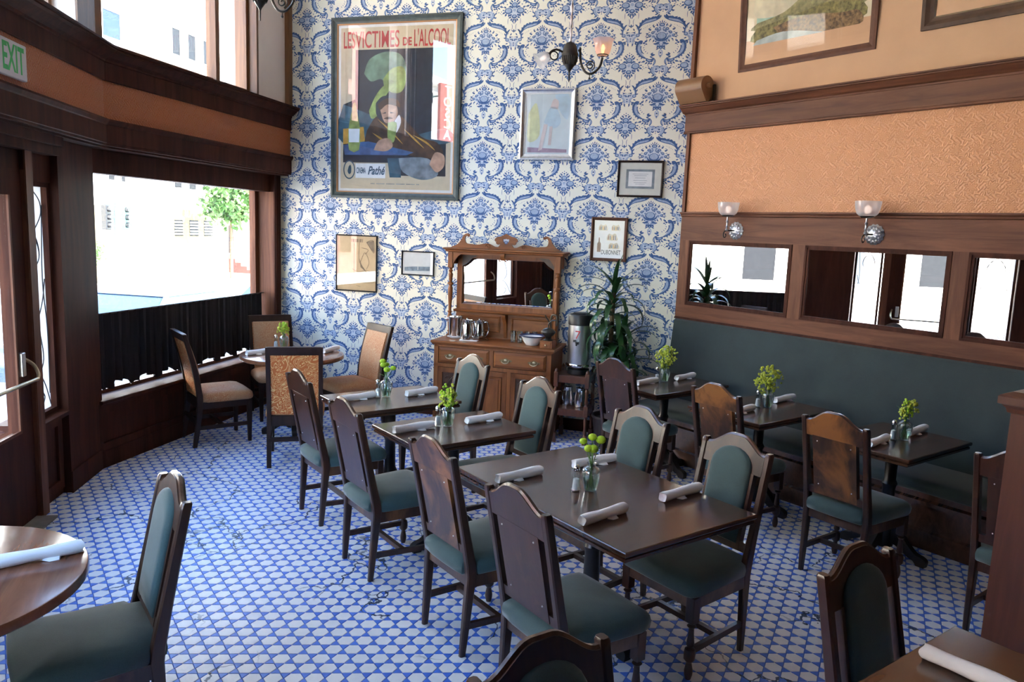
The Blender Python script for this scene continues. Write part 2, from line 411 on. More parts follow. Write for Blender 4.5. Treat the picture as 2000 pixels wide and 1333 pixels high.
# room outline on plan
OUT = [(BLx, BLy), (1.587, 7.339), tuple((FR @ Vector((14.2, 0, 0)))[:2]), (-1.0, tuple((FR @ Vector((14.2, 0, 0))))[1]), (E3x, E3y), (E2x, E2y), (BKx, BKy)]
def off_poly(z0, z1, mat, name):
    b = MB(); b.rings([[(x, y, z0) for x, y in OUT], [(x, y, z1) for x, y in OUT]])
    return struct(b.build(name, mat, None, None, smooth=False))
floor = off_poly(-0.12, -0.0045, M_grout, 'floor')
ceiling = off_poly(CEIL, CEIL+0.25, M_ceil, 'ceiling')
rear_y = OUT[3][1]
struct(MB().box(-1.2, OUT[2][0]+0.4, rear_y-0.2, rear_y, -0.05, CEIL).build('wall_rear', M_dark, smooth=False))  # unseen wall behind the camera, dark finish chosen to cut fill light
_d = Vector((E3x+1.0, E3y-rear_y)); _ang = math.degrees(math.atan2(_d.y, _d.x))
FS = frame(-1.0, rear_y, _ang)
struct(MB().box(-0.05, _d.length, 0, 0.2, -0.05, CEIL).build('wall_side', M_dark, None, FS, smooth=False))  # unseen side wall, dark wood chosen to hold down bounce in the foreground

# ---- damask print on the wallpaper
def damask():
    lo, hi, un = MB(), MB(), MB()                       # light and dark shapes of one repeat
    T = [0.0, 0.0, 1.0]
    def put(pts, dark):
        pts = [((T[0] if x >= 0 else -T[0]) + (x - (T[0] if x >= 0 else -T[0]))*T[2], T[1] + (y-T[1])*T[2]) for x, y in pts]
        (hi if dark else lo).add([(x, 0, y) for x, y in pts], [tuple(range(len(pts)))])
    def under(pts):
        q = spline(pts, 3); n = len(q)
        for sx in (1, -1):
            un.add([(sx*x, 0, y) for x, y in q] + [(0.0 if pts[0][0] < 0.3 else sx*pts[0][0], 0, q[n//2][1])], [(i, i+1, n) for i in range(n-1)])
    under([(0.0, 0.20), (0.06, 0.165), (0.11, 0.12), (0.17, 0.06), (0.20, 0.0), (0.13, -0.045), (0.09, -0.09), (0.10, -0.14), (0.05, -0.17), (0.02, -0.20), (0.0, -0.21)])
    under([(0.5, -0.31), (0.45, -0.36), (0.39, -0.42), (0.34, -0.48), (0.38, -0.54), (0.43, -0.58), (0.5, -0.61)])
    under([(0.5, 0.06), (0.44, 0.055), (0.37, 0.06), (0.35, 0.03), (0.38, -0.005), (0.43, -0.02), (0.45, -0.08), (0.5, -0.10)])
    under([(0.0, -0.49), (0.06, -0.47), (0.11, -0.49), (0.135, -0.55), (0.10, -0.60), (0.05, -0.575), (0.0, -0.56)])
    def ell(x, y, rx, ry, dark, n=10, a=0.0):
        for sx in ((1, -1) if abs(x) > 1e-6 else (1,)):
            ca, sa = cos(a), sin(a)
            put([(sx*(x + rx*cos(2*pi*i/n)*ca - ry*sin(2*pi*i/n)*sa), y + rx*cos(2*pi*i/n)*sa + ry*sin(2*pi*i/n)*ca) for i in range(n)], dark)
    def stroke(pts, w, dark, k=5, taper=(0.25, 0.15), bumps=0, side=1):
        q = spline(pts, k); n = len(q)
        for sx in (1, -1):
            Lf, Rt = [], []
            for i, (x, y) in enumerate(q):
                x2, y2 = q[min(i+1, n-1)]; x1, y1 = q[max(i-1, 0)]
                tx, ty = x2-x1, y2-y1; l = math.hypot(tx, ty) or 1; tx /= l; ty /= l
                t = i/(n-1); ww = w*(taper[0] + (1-taper[0])*sin(pi*min(1, t*0.62+0.18)) if t < 0.5 else taper[1] + (1-taper[1])*sin(pi*(0.5+0.5*(t-0.5)*2)))
                e = 1.0 + (0.55*abs(sin(bumps*pi*t)) if bumps else 0)
                Lf.append((sx*(x - ty*ww*(e if side > 0 else 1)), y + tx*ww*(e if side > 0 else 1))); Rt.append((sx*(x + ty*ww*(e if side < 0 else 1)), y - tx*ww*(e if side < 0 else 1)))
            for i in range(n-1): put([Lf[i], Lf[i+1], Rt[i+1], Rt[i]], dark)
    def leaf(x, y, l, ang, w, dark=True):
        a = R(ang)
        c = [(0, 0), (0.3*l, w), (0.62*l, w*0.8), (l, 0), (0.62*l, -w*0.8), (0.3*l, -w)]
        for sx in ((1, -1)):
            put([(sx*(x + p*cos(a) - q*sin(a)), y + p*sin(a) + q*cos(a)) for p, q in c], dark)
    T[:] = [0.0, 0.0, 1.14]
    ell(0, 0, 0.075, 0.058, True, 14); ell(0, 0.008, 0.060, 0.044, False, 12); ell(0, 0.012, 0.040, 0.026, True, 10); ell(0, 0.014, 0.026, 0.015, False, 8)
    stroke([(0, -0.066), (0.045, -0.058), (0.085, -0.030), (0.095, 0.0)], 0.012, True)
    ell(0, 0.165, 0.042, 0.026, True, 12); ell(0, 0.165, 0.028, 0.015, False, 8)
    leaf(0, 0.19, 0.045, 90, 0.008); leaf(0.02, 0.187, 0.038, 65, 0.007); leaf(0.038, 0.18, 0.03, 40, 0.006)
    for x, y, r in ((0.075, 0.105, 0.026), (0.125, 0.055, 0.024), (0.165, 0.010, 0.022), (0.04, 0.085, 0.020), (0.115, 0.0, 0.018), (0.03, 0.125, 0.014)):
        ell(x, y, r, r*0.85, True, 8); ell(x, y+0.002, r*0.55, r*0.42, False, 7)
    for x, y, l, a, w in ((0.06, 0.14, 0.05, 70, 0.012), (0.10, 0.125, 0.05, 45, 0.012), (0.15, 0.085, 0.05, 30, 0.011), (0.185, 0.035, 0.04, 15, 0.010), (0.185, -0.005, 0.04, -25, 0.010), (0.14, -0.03, 0.045, -40, 0.010), (0.10, -0.045, 0.045, -65, 0.011)):
        leaf(x, y, l, a, w)
    for x, y in ((0.225, 0.0), (0.215, 0.045), (0.205, -0.045), (0.165, -0.065), (0.175, 0.115), (0.12, 0.165)): ell(x, y, 0.007, 0.007, True, 6)
    # tail of the bouquet
    for x, y, l, a, w in ((0.02, -0.085, 0.075, -25, 0.018), (0.015, -0.105, 0.085, -55, 0.018), (0.055, -0.11, 0.06, 5, 0.013), (0.0, -0.13, 0.06, -60, 0.015), (0.03, -0.165, 0.05, -40, 0.010)): leaf(x, y, l, a, w)
    ell(0.035, -0.125, 0.014, 0.014, False, 7); ell(0, -0.165, 0.018, 0.022, True, 8); ell(0, -0.165, 0.009, 0.012, False, 6)
    stroke([(0, -0.19), (0.022, -0.22), (0.018, -0.27), (0.0, -0.30)], 0.008, False); ell(0, -0.235, 0.012, 0.015, True, 8); ell(0, -0.285, 0.009, 0.022, True, 8)
    T[:] = [0.0, 0.0, 1.0]
    # great C scrolls
    for x, y, a in ((0.372, -0.15, -5), (0.376, -0.19, -15), (0.368, -0.23, -25), (0.352, -0.27, -35), (0.325, -0.305, -45), (0.29, -0.335, -55)): leaf(x, y, 0.040, a, 0.012)
    stroke([(0.30, -0.095), (0.335, -0.09), (0.362, -0.125), (0.368, -0.185), (0.345, -0.26), (0.29, -0.325), (0.215, -0.365)], 0.036, True, 6, (0.45, 0.1))
    stroke([(0.338, -0.115), (0.352, -0.16), (0.346, -0.215), (0.318, -0.275), (0.26, -0.33)], 0.022, False, 6, (0.3, 0.15))
    stroke([(0.318, -0.15), (0.322, -0.20), (0.300, -0.25), (0.262, -0.285)], 0.010, True, 5, bumps=5)
    stroke([(0.372, -0.10), (0.40, -0.085), (0.415, -0.11), (0.40, -0.13)], 0.014, True)
    ell(0.275, -0.105, 0.020, 0.016, True, 8); leaf(0.27, -0.09, 0.06, 150, 0.016); leaf(0.255, -0.115, 0.04, 200, 0.012)
    stroke([(0.225, -0.365), (0.18, -0.39), (0.135, -0.385), (0.115, -0.35)], 0.024, True, 5, bumps=4)
    stroke([(0.21, -0.375), (0.17, -0.395), (0.14, -0.388)], 0.010, False, 5)
    leaf(0.155, -0.31, 0.075, 170, 0.02); leaf(0.16, -0.30, 0.06, 140, 0.014); leaf(0.17, -0.325, 0.06, 205, 0.014)
    leaf(0.235, -0.40, 0.07, -15, 0.016); leaf(0.20, -0.415, 0.06, -40, 0.013)
    stroke([(0.115, -0.35), (0.085, -0.395), (0.09, -0.44), (0.115, -0.475)], 0.016, True, 5); stroke([(0.10, -0.37), (0.085, -0.41), (0.095, -0.45)], 0.007, False)
    for x, y, l, a in ((0.205, -0.505, 0.035, 0), (0.165, -0.49, 0.03, 15), (0.19, -0.475, 0.02, 60)): leaf(x, y, l, a, 0.007)
    stroke([(0.105, -0.475), (0.06, -0.50), (0.025, -0.515), (0, -0.52)], 0.013, False, 5); stroke([(0.0, -0.495), (0.04, -0.485), (0.075, -0.50)], 0.006, True)
    ell(0.055, -0.535, 0.020, 0.014, True, 8); ell(0, -0.505, 0.012, 0.012, True, 8)
    stroke([(0.10, -0.50), (0.115, -0.545), (0.095, -0.59), (0.065, -0.625)], 0.022, False, 5); stroke([(0.118, -0.50), (0.135, -0.55), (0.11, -0.60), (0.07, -0.64)], 0.012, True, 5, bumps=5)
    leaf(0.13, -0.55, 0.05, 35, 0.012); leaf(0.12, -0.585, 0.045, 10, 0.011); leaf(0.09, -0.61, 0.05, 200, 0.010); leaf(0.075, -0.56, 0.04, 230, 0.009)
    leaf(0, -0.585, 0.035, 90, 0.008); ell(0, -0.60, 0.008, 0.010, True, 6)
    for x, y, l, a in ((0.05, -0.64, 0.06, -60), (0.03, -0.655, 0.05, -85), (0.075, -0.63, 0.06, -25), (0.14, -0.60, 0.05, 20), (0.15, -0.53, 0.05, 30), (0.06, -0.59, 0.05, 150), (0.16, -0.43, 0.05, -30), (0.12, -0.44, 0.05, -10)): leaf(x, y, l, a, 0.013)
    # acanthus arch over the next bouquet
    stroke([(0.045, 0.315), (0.11, 0.285), (0.19, 0.265), (0.27, 0.245), (0.335, 0.20), (0.365, 0.14)], 0.034, True, 6, (0.2, 0.12), bumps=8)
    stroke([(0.10, 0.283), (0.18, 0.262), (0.26, 0.242), (0.325, 0.20)], 0.016, False, 6)
    for x, y, l, a in ((0.16, 0.275, 0.06, -30), (0.22, 0.26, 0.055, -60), (0.12, 0.295, 0.05, 40), (0.21, 0.275, 0.05, 55), (0.29, 0.245, 0.05, 35), (0.33, 0.215, 0.045, 15), (0.07, 0.31, 0.04, 150)): leaf(x, y, l, a, 0.013)
    for x, y in ((0.245, 0.16), (0.27, 0.150), (0.295, 0.135), (0.235, 0.175), (0.20, 0.185)): ell(x, y, 0.006, 0.004, True, 5)
    # crest between columns (mirrored about x = 0.5 when the repeat tiles)
    stroke([(0.375, 0.02), (0.365, 0.09), (0.395, 0.165), (0.435, 0.205)], 0.015, True, 6); stroke([(0.383, 0.03), (0.376, 0.09), (0.402, 0.155)], 0.006, False)
    leaf(0.43, 0.20, 0.055, 215, 0.012); leaf(0.405, 0.15, 0.045, 235, 0.011)
    ell(0.385, 0.025, 0.034, 0.028, True, 10); ell(0.385, 0.027, 0.024, 0.018, False, 8); ell(0.385, 0.027, 0.011, 0.008, True, 7)
    stroke([(0.41, 0.0), (0.44, -0.03), (0.455, -0.075), (0.445, -0.12)], 0.014, False, 5); stroke([(0.425, 0.0), (0.455, -0.035), (0.467, -0.08)], 0.006, True)
    leaf(0.45, -0.035, 0.05, 250, 0.012); leaf(0.47, -0.06, 0.04, 200, 0.010); ell(0.46, 0.035, 0.028, 0.013, True, 8); ell(0.46, 0.037, 0.016, 0.006, False, 7)
    stroke([(0.42, 0.09), (0.455, 0.075), (0.497, 0.072)], 0.005, True); stroke([(0.47, 0.02), (0.497, 0.018)], 0.012, True)
    leaf(0.498, 0.15, 0.06, 92, 0.012); leaf(0.485, 0.165, 0.045, 130, 0.009); ell(0.495, -0.03, 0.010, 0.010, True, 6); ell(0.495, -0.065, 0.008, 0.012, True, 6)
    stroke([(0.465, 0.20), (0.47, 0.26), (0.455, 0.30)], 0.004, True)
    for x, y, l, a in ((0.44, 0.10, 0.05, 60), (0.42, 0.06, 0.05, 20), (0.455, -0.11, 0.05, -70), (0.43, -0.07, 0.05, 215), (0.40, -0.03, 0.05, 200), (0.47, -0.10, 0.04, -110), (0.355, 0.10, 0.05, 120), (0.36, 0.05, 0.045, 160), (0.375, 0.14, 0.05, 100)): leaf(x, y, l, a, 0.011)
    T[:] = [0.5, -0.47, 1.15]
    cx, cy = 0.5, -0.47
    def hb(x, y, rx, ry, dark, n=9):
        if abs(x) < 1e-6: put([(cx - rx*cos(2*pi*i/n), cy + y + ry*sin(2*pi*i/n)) for i in range(n)], dark)
        else: ell(cx - x, cy + y, rx, ry, dark, n)
        
    def hl(x, y, l, a, w): leaf(cx - x, cy + y, l, 180 - a, w)
    hb(0.0, 0.075, 0.045, 0.038, True, 12); hb(0.0, 0.078, 0.032, 0.026, False, 10); hb(0.0, 0.07, 0.015, 0.012, True, 7)
    hb(0.095, -0.01, 0.060, 0.046, True, 12); hb(0.095, -0.006, 0.046, 0.033, False, 11); hb(0.098, -0.012, 0.022, 0.012, True, 8); hb(0.098, -0.012, 0.012, 0.006, False, 6)
    hb(0.0, 0.0, 0.024, 0.024, False, 8); hb(0.0, 0.0, 0.012, 0.012, True, 7)
    hb(0.0, -0.095, 0.042, 0.030, True, 10); hb(0.0, -0.09, 0.024, 0.016, False, 8)
    for x, y, l, a, w in ((0.04, 0.09, 0.05, 25, 0.014), (0.045, 0.055, 0.05, -5, 0.014), (0.03, 0.11, 0.045, 60, 0.012), (0.13, 0.03, 0.045, 40, 0.013), (0.145, -0.03, 0.05, -25, 0.014), (0.12, -0.05, 0.05, -55, 0.015), (0.08, -0.055, 0.05, -75, 0.015), (0.04, -0.06, 0.05, -35, 0.015), (0.045, -0.10, 0.05, -20, 0.013), (0.03, -0.12, 0.05, -50, 0.013), (0.01, -0.12, 0.06, -80, 0.013), (0.03, -0.03, 0.05, 10, 0.012), (0.02, 0.03, 0.05, 30, 0.012), (0.155, 0.0, 0.035, 5, 0.010)): hl(x, y, l, a, w)
    for x, y, r in ((0.0, 0.145, 0.013), (0.03, 0.16, 0.009), (0.055, 0.14, 0.010), (0.075, 0.12, 0.008), (0.0, 0.18, 0.008), (0.17, 0.045, 0.006), (0.20, -0.02, 0.008), (0.215, -0.045, 0.006), (0.195, -0.06, 0.006), (0.115, 0.085, 0.009)):
        hb(x, y, r, r, True, 7)
    T[:] = [0.0, 0.0, 1.0]
    stroke([(cx-0.11, cy-0.14), (cx-0.112, cy-0.19), (cx-0.11, cy-0.24)], 0.004, True, 3)
    stroke([(cx-0.05, cy-0.175), (cx-0.02, cy-0.20), (cx-0.008, cy-0.235)], 0.008, True, 4)
    rnd = random.Random(5)
    for k in range(26):                        # small seed sprigs scattered in the ground of the bouquets
        a = rnd.uniform(-0.2, pi+0.2); r = rnd.uniform(0.19, 0.235); x = abs(r*cos(a)); y = 0.02 + r*sin(a)*0.85
        if y < 0.19 and 0.02 < x: leaf(x, y, 0.022, math.degrees(math.atan2(y-0.02, x)) + rnd.uniform(-30, 30), 0.005)
    for x, y, l, a, w in ((0.09, 0.02, 0.035, 100, 0.009), (0.06, 0.065, 0.035, 60, 0.010), (0.145, 0.035, 0.03, 80, 0.008), (0.02, 0.10, 0.035, 90, 0.008), (0.10, 0.075, 0.03, 10, 0.008), (0.07, -0.075, 0.04, -20, 0.010), (0.03, -0.09, 0.03, -85, 0.008)): leaf(x, y, l, a, w)
    for x, y in ((0.27, -0.15), (0.285, -0.19), (0.275, -0.225), (0.25, -0.255), (0.22, -0.28)): leaf(x, y, 0.03, 130, 0.006); 
    for t in range(9):                         # dotted outer edge of the great scrolls
        a = -0.5 + t*0.22; ell(0.20 + 0.20*cos(-a*1.0), -0.19 - 0.19*sin(a) , 0.0055, 0.0055, True, 5)
    return lo, hi, un
def build_paper():
    lo, hi, un = damask(); X, Z = 0.575, 0.550
    s0, z0 = 1.198, 1.640                     # a bouquet A centre on the wall
    b = MB()
    for i in range(-3, 7):
        for j in range(-4, 8):
            ox, oz = s0 + i*X, z0 + j*Z
            if ox < -0.4 or ox > 4.75: continue
            for src, mi, dy in ((un, 2, -0.0003), (hi, 0, -0.0006), (lo, 1, -0.0010)):
                o = len(b.v)
                b.v.extend([(ox + v[0]*X, dy, oz + v[2]*X*0.955) for v in src.v])
                b.f.extend([tuple(k+o for k in f) for f in src.f]); b.m.extend([mi]*len(src.f))
    # clip to the wall
    ok = []; 
    for f, m in zip(b.f, b.m):
        xs = [b.v[k][0] for k in f]; zs = [b.v[k][2] for k in f]
        if min(xs) > 0.0 and max(xs) < 4.39 and min(zs) > 0.12 and max(zs) < CEIL: ok.append((f, m))
    b.f = [q[0] for q in ok]; b.m = [q[1] for q in ok]
    o = b.build('damask_print', [M_pd, M_pl, M_pu], wall_back, None, smooth=False, recalc=False)
    o['kind'] = 'stuff'
build_paper()
struct(MB().box(0, 4.39, -0.02, 0, 0, 0.12).build('baseboard_back', M_dark, None, FB, smooth=False))

# ---- left window wall ------------------------------------------------------------
def entablature(name, M, x0, x1):
    t = struct(plate(name, M_dark, None, [(x0, x1, -0.10, 0.28, 2.50, 3.22)], M=M))
    b = MB(); b.prism([(-0.10, 2.515), (-0.135, 2.515), (-0.135, 2.53), (-0.14, 2.535), (-0.14, 2.665), (-0.150, 2.672), (-0.163, 2.695), (-0.163, 2.708), (-0.10, 2.712)], 'x', x0, x1)
    b.build('frieze_board', M_dark, t, smooth=False)
    MB().box(x0, x1, -0.125, -0.09, 2.70, 2.99).build('embossed_band', M_linc_d, t, smooth=False)
    b = MB(); b.prism([(-0.10, 2.985), (-0.135, 2.985), (-0.140, 2.99), (-0.140, 3.115), (-0.148, 3.12), (-0.150, 3.135), (-0.175, 3.150), (-0.215, 3.185), (-0.235, 3.195), (-0.235, 3.205), (-0.250, 3.208), (-0.250, 3.222), (-0.10, 3.226)], 'x', x0, x1)
    b.build('cornice', M_dark, t, smooth=False)
    return t
entablature('trim_1', FL, -2.86, 0.02); entablature('trim_2', FD, -DLEN-0.05, 0.05); entablature('trim_3', FL2, -L2LEN-0.05, 0.06)

def pane(name, parent, x0, x1, z0, z1, y, mat=M_glass):
    return MB().box(x0, x1, y-0.002, y+0.002, z0, z1).build(name, mat, parent, smooth=False)
def window(name, M, x0, x1, z0, z1, y, fw, mat, mull=(), label=None):
    b = MB(); fy0, fy1 = y-0.03, y+0.04
    b.box(x0, x0+fw, fy0, fy1, z0, z1); b.box(x1-fw, x1, fy0, fy1, z0, z1); b.box(x0, x1, fy0, fy1, z0, z0+fw); b.box(x0, x1, fy0, fy1, z1-fw, z1)
    w = struct(b.build(name, mat, None, M, smooth=False), label)
    xs = [x0+fw] + [q for m in mull for q in m] + [x1-fw]
    for m in mull: MB().box(m[0], m[1], fy0-0.03, fy1, z0, z1).build('mullion', mat, w, smooth=False)
    for k in range(0, len(xs), 2): pane('pane', w, xs[k], xs[k+1], z0+fw, z1-fw, y)
    return w
def portal(M, x0, x1, z0, z1, y):
    l = bpy.data.lights.new('daylight_portal', 'AREA'); l.shape = 'RECTANGLE'; l.size = abs(x1-x0); l.size_y = abs(z1-z0); l.cycles.is_portal = True
    o = bpy.data.objects.new('daylight_portal', l); COL.objects.link(o)
    o.matrix_world = M @ Matrix.Translation(((x0+x1)/2, y, (z0+z1)/2)) @ Matrix.Rotation(R(-90), 4, 'X')
def bay(tagn, M, x0, x1, wx0, wx1, uw0, uw1, mull, n, upper=True):
    # lower dado, piers, head
    w = shell('wall_' + tagn, M, [(x0, x1, 0.02, 0.30, -0.05, 0.50), (x0, wx0, 0.02, 0.30, 0.5, 2.35), (wx1, x1, 0.0, 0.30, 0.5, 2.52), (x0, x1, 0.05, 0.19, 2.318, 2.52), (x0, x1, 0.19, 0.30, 2.42, 2.52)], M_dark, 'dark panelled dado and piers of the bay')
    # dado framing
    b = MB(); b.box(x0, x1, -0.012, 0.02, 0.0, 0.14); b.box(x0, x1, -0.005, 0.02, 0.14, 0.20); b.box(x0, x1, -0.005, 0.02, 0.44, 0.52)
    L = x1 - x0; k = max(2, round(L/1.3))
    for i in range(k+1):
        xx = x0 + L*i/k; b.box(max(x0, xx-0.06), min(x1, xx+0.06), -0.005, 0.02, 0.2, 0.44)
    b.build('dado_frame', M_dark, w, smooth=False)
    b = MB(); b.prism([(-0.015, 0.515), (-0.03, 0.525), (-0.03, 0.54), (-0.024, 0.546), (0.30, 0.546), (0.30, 0.5), (-0.01, 0.5)], 'x', wx0, wx1); b.build('sill', M_dark, w, smooth=False)
    # pier casing with a narrow moulding
    plate('casing', M_walnut_v, w, [(wx1-0.012, wx1+0.002, 0.0, 0.20, 0.546, 2.318)])
    plate('casing_bead', M_dark, w, [(wx1-0.016, wx1+0.03, -0.015, 0.0, 0.546, 2.52), (wx1+0.05, wx1+0.07, -0.012, 0.0, 0.546, 2.52)])
    window('window_%d' % n, M, wx0, wx1, 0.505, 2.41, 0.22, 0.07, M_walnut_v, label='large street window')
    portal(M, wx0, wx1, 0.55, 2.34, 0.27)
    # upper storey
    upy = -0.10
    if not upper:  # unseen upper wall left solid to keep daylight off the foreground
        return w, shell('wall_%s_upper' % tagn, M, [(x0, x1, upy, 0.25, 3.2, CEIL)], M_cream, 'unseen solid cream wall above the near bay window, closed to dim the foreground')
    u = shell('wall_%s_upper' % tagn, M, [(uw1, x1, upy, 0.25, 3.2, CEIL), (x0, uw0, upy, 0.25, 3.2, CEIL), (uw0, uw1, upy, 0.25, 4.78, CEIL), (uw0, uw1, upy+0.05, 0.25, 3.2, 3.25)], M_cream, 'cream plaster pier beside the upper window')
    plate('window_casing', M_trim, u, [(uw1-0.005, uw1+0.03, upy-0.02, upy, 3.2, 4.85), (uw0-0.09, uw0+0.005, upy-0.02, upy, 3.2, 4.85), (uw0, uw1, upy-0.02, upy, 4.75, 4.85), (uw1-0.005, uw1, upy-0.015, 0.12, 3.22, 4.78), (uw0, uw0+0.006, upy-0.015, 0.12, 3.22, 4.78)])
    window('window_%d' % (n+1), M, uw0, uw1, 3.25, 4.78, 0.0, 0.045, M_trim, mull, 'tall upper window')
    portal(M, uw0, uw1, 3.25, 4.78, 0.14)
    return w, u
wL, uL = bay('left', FL, -2.84, 0.0, -2.80, -0.14, -2.77, -0.66, [(-1.262, -1.200)], 1)
plate('corner_trim', M_trim, uL, [(-0.075, 0.06, -0.155, -0.10, 3.22, CEIL)])
bay('front', FL2, -L2LEN, 0.03, -2.62, -0.16, -2.60, -0.30, [(-1.5, -1.4)], 3, False)
# ---- the doorway wall
wD = shell('wall_entry', FD, [(-0.55, 0.06, 0.0, 0.30, -0.05, 2.52), (-DLEN-0.04, -DLEN+0.42, 0.0, 0.30, -0.05, 2.52),
    (-0.95, -0.55, 0.06, 0.30, -0.05, 0.60), (-DLEN+0.42, -2.05, 0.06, 0.30, -0.05, 0.60), (-0.95, -0.55, 0.05, 0.3, 2.20, 2.52), (-DLEN+0.42, -2.05, 0.05, 0.3, 2.20, 2.52), (-2.06, -0.94, 0.03, 0.3, 2.26, 2.52),
    (-1.02, -0.945, -0.005, 0.18, -0.05, 2.40), (-2.08, -2.01, -0.005, 0.18, -0.05, 2.40)], M_dark, 'dark panelled doorway wall of the bay')
plate('door_head', M_dark, wD, [(-2.15, -0.62, -0.05, 0.05, 2.38, 2.44), (-2.12, -0.66, -0.09, 0.05, 2.44, 2.50)])
plate('lit_jamb_edge', M_walnut_v, wD, [(-1.032, -0.94, -0.012, 0.0, 0.0, 2.38), (-1.036, -1.02, -0.006, 0.06, 0.0, 2.26)])  # lighter walnut plates paint in the light falling on this jamb edge
plate('plinth_block', M_dark, wD, [(-0.56, 0.0, -0.012, 0.0, 0.0, 0.16)])
for xa, xb in ((-0.93, -0.57), (-DLEN+0.44, -2.09)):
    plate('apron_panel', M_dark, wD, [(xa, xb, 0.04, 0.06, 0.05, 0.12), (xa, xb, 0.04, 0.06, 0.52, 0.60), (xa, xa+0.07, 0.04, 0.06, 0.12, 0.52), (xb-0.07, xb, 0.04, 0.06, 0.12, 0.52)])
    plate('ledge', M_dark, wD, [(xa-0.01, xb+0.01, -0.01, 0.12, 0.585, 0.612)])
uD = shell('wall_entry_upper', FD, [(-0.40, 0.06, -0.10, 0.25, 3.2, CEIL), (-DLEN-0.03, -2.6, -0.10, 0.25, 3.2, CEIL), (-2.6, -0.40, -0.10, 0.25, 4.78, CEIL), (-2.6, -0.40, -0.05, 0.25, 3.2, 3.25)], M_cream, 'cream plaster pier above the doorway')
plate('window_casing', M_trim, uD, [(-0.405, -0.10, -0.115, -0.10, 3.22, 4.85), (-2.9, -2.6, -0.115, -0.10, 3.22, 4.85)])
window('window_4', FD, -2.6, -0.40, 3.25, 4.78, 0.08, 0.05, M_trim, [(-1.55, -1.45)], 'upper window over the door'); portal(FD, -2.6, -0.4, 3.25, 4.78, 0.14)

def m_frost(name, col, e):
    m, nt, b = newmat(name); nt.nodes.remove(b); o = nt.nodes['Material Output']
    t = nt.nodes.new('ShaderNodeBsdfTranslucent'); t.inputs[0].default_value = (*col, 1); d = nt.nodes.new('ShaderNodeBsdfDiffuse'); d.inputs[0].default_value = (*col, 1)
    g = nt.nodes.new('ShaderNodeBsdfGlossy'); g.inputs['Roughness'].default_value = 0.15; tr = nt.nodes.new('ShaderNodeBsdfTransparent')
    m1 = nt.nodes.new('ShaderNodeMixShader'); m1.inputs[0].default_value = 0.5; m2 = nt.nodes.new('ShaderNodeMixShader'); m2.inputs[0].default_value = 0.10; m3 = nt.nodes.new('ShaderNodeMixShader'); m3.inputs[0].default_value = e
    L_(nt, t.outputs[0], m1.inputs[1]); L_(nt, d.outputs[0], m1.inputs[2]); L_(nt, m1.outputs[0], m2.inputs[1]); L_(nt, g.outputs[0], m2.inputs[2]); L_(nt, m2.outputs[0], m3.inputs[1]); L_(nt, tr.outputs[0], m3.inputs[2]); L_(nt, m3.outputs[0], o.inputs[0]); return m
M_side_glass = m_frost('bevelled_glass', (0.82, 0.92, 0.94), 0.55)
def sidelight(n, x0, x1):
    z0, z1 = 0.62, 2.20
    b = MB(); fw = 0.03
    b.box(x0, x0+fw, 0.06, 0.12, z0, z1); b.box(x1-fw, x1, 0.06, 0.12, z0, z1); b.box(x0, x1, 0.06, 0.12, z0, z0+fw); b.box(x0, x1, 0.06, 0.12, z1-fw, z1)
    w = struct(b.build('window_%d' % n, M_dark, None, FD, smooth=False), 'narrow leaded glass sidelight beside the door')
    pane('leaded_pane', w, x0+fw, x1-fw, z0+fw, z1-fw, 0.10, M_side_glass)
    cx = (x0+x1)/2; hw = (x1-x0)/2-fw; c = MB(); y = 0.094
    def ln(pts): c.tube([(cx+p*hw, y, z) for p, z in spline(pts, 5)], 0.0038, 5)
    ln([(-0.95, z0+.05), (-0.5, 0.82), (0, 0.90), (0.5, 0.82), (0.95, z0+.05)])
    for s in (-1, 1):
        ln([(0, 0.90), (s*.45, 1.0), (s*.3, 1.15), (0, 1.25), (-s*.6, 1.40), (-s*.9, 1.55)])
        ln([(0, 1.62), (s*.5, 1.70), (s*.35, 1.80), (0, 1.86), (-s*.4, 1.80), (-s*.5, 1.70), (0, 1.62)])
        ln([(0, 1.86), (s*.8, 1.98), (s*.75, 2.08), (0, 2.16)]); ln([(s*.9, 0.75), (s*.95, 1.2), (s*.7, 1.55), (s*.95, 2.05)])
        ln([(0, 0.66), (s*.4, 0.74), (0, 0.80)])
    c.build('lead_came', M_lead, w)
    portal(FD, x0, x1, z0, z1, 0.2)
sidelight(5, -0.93, -0.56); sidelight(6, -DLEN+0.43, -2.09)
# door leaf
dr = struct(MB().box(-2.005, -1.845, 0.02, 0.07, 0.02, 2.26).box(-1.205, -1.025, 0.02, 0.07, 0.02, 2.26).box(-1.845, -1.205, 0.02, 0.07, 0.02, 0.62).box(-1.845, -1.205, 0.02, 0.07, 2.10, 2.26).build('door_1', M_dark, None, FD, smooth=False), 'dark wooden street door with a large glass pane')
pane('pane', dr, -1.845, -1.205, 0.62, 2.10, 0.045); portal(FD, -1.845, -1.205, 0.62, 2.1, 0.2)
plate('glazing_bead', M_walnut_v, dr, [(-1.225, -1.205, 0.008, 0.02, 0.62, 2.10), (-1.845, -1.825, 0.008, 0.02, 0.62, 2.10), (-1.845, -1.205, 0.008, 0.02, 0.62, 0.64)])
plate('lock_plate', M_brushed, dr, [(-1.20, -1.155, -0.012, 0.02, 0.98, 1.13)], 0.004)
bb = MB(); bb.tube([(-1.95, -0.06, 0.955), (-1.12, -0.06, 0.955)], 0.012, 10); bb.tube(spline([(-1.12, -0.06, 0.955), (-1.10, -0.055, 0.985), (-1.10, -0.03, 1.04), (-1.11, 0.02, 1.08)], 5), 0.011, 8); bb.tube(spline([(-1.95, -0.06, 0.955), (-1.965, -0.055, 0.985), (-1.965, -0.03, 1.04), (-1.955, 0.02, 1.08)], 5), 0.011, 8)
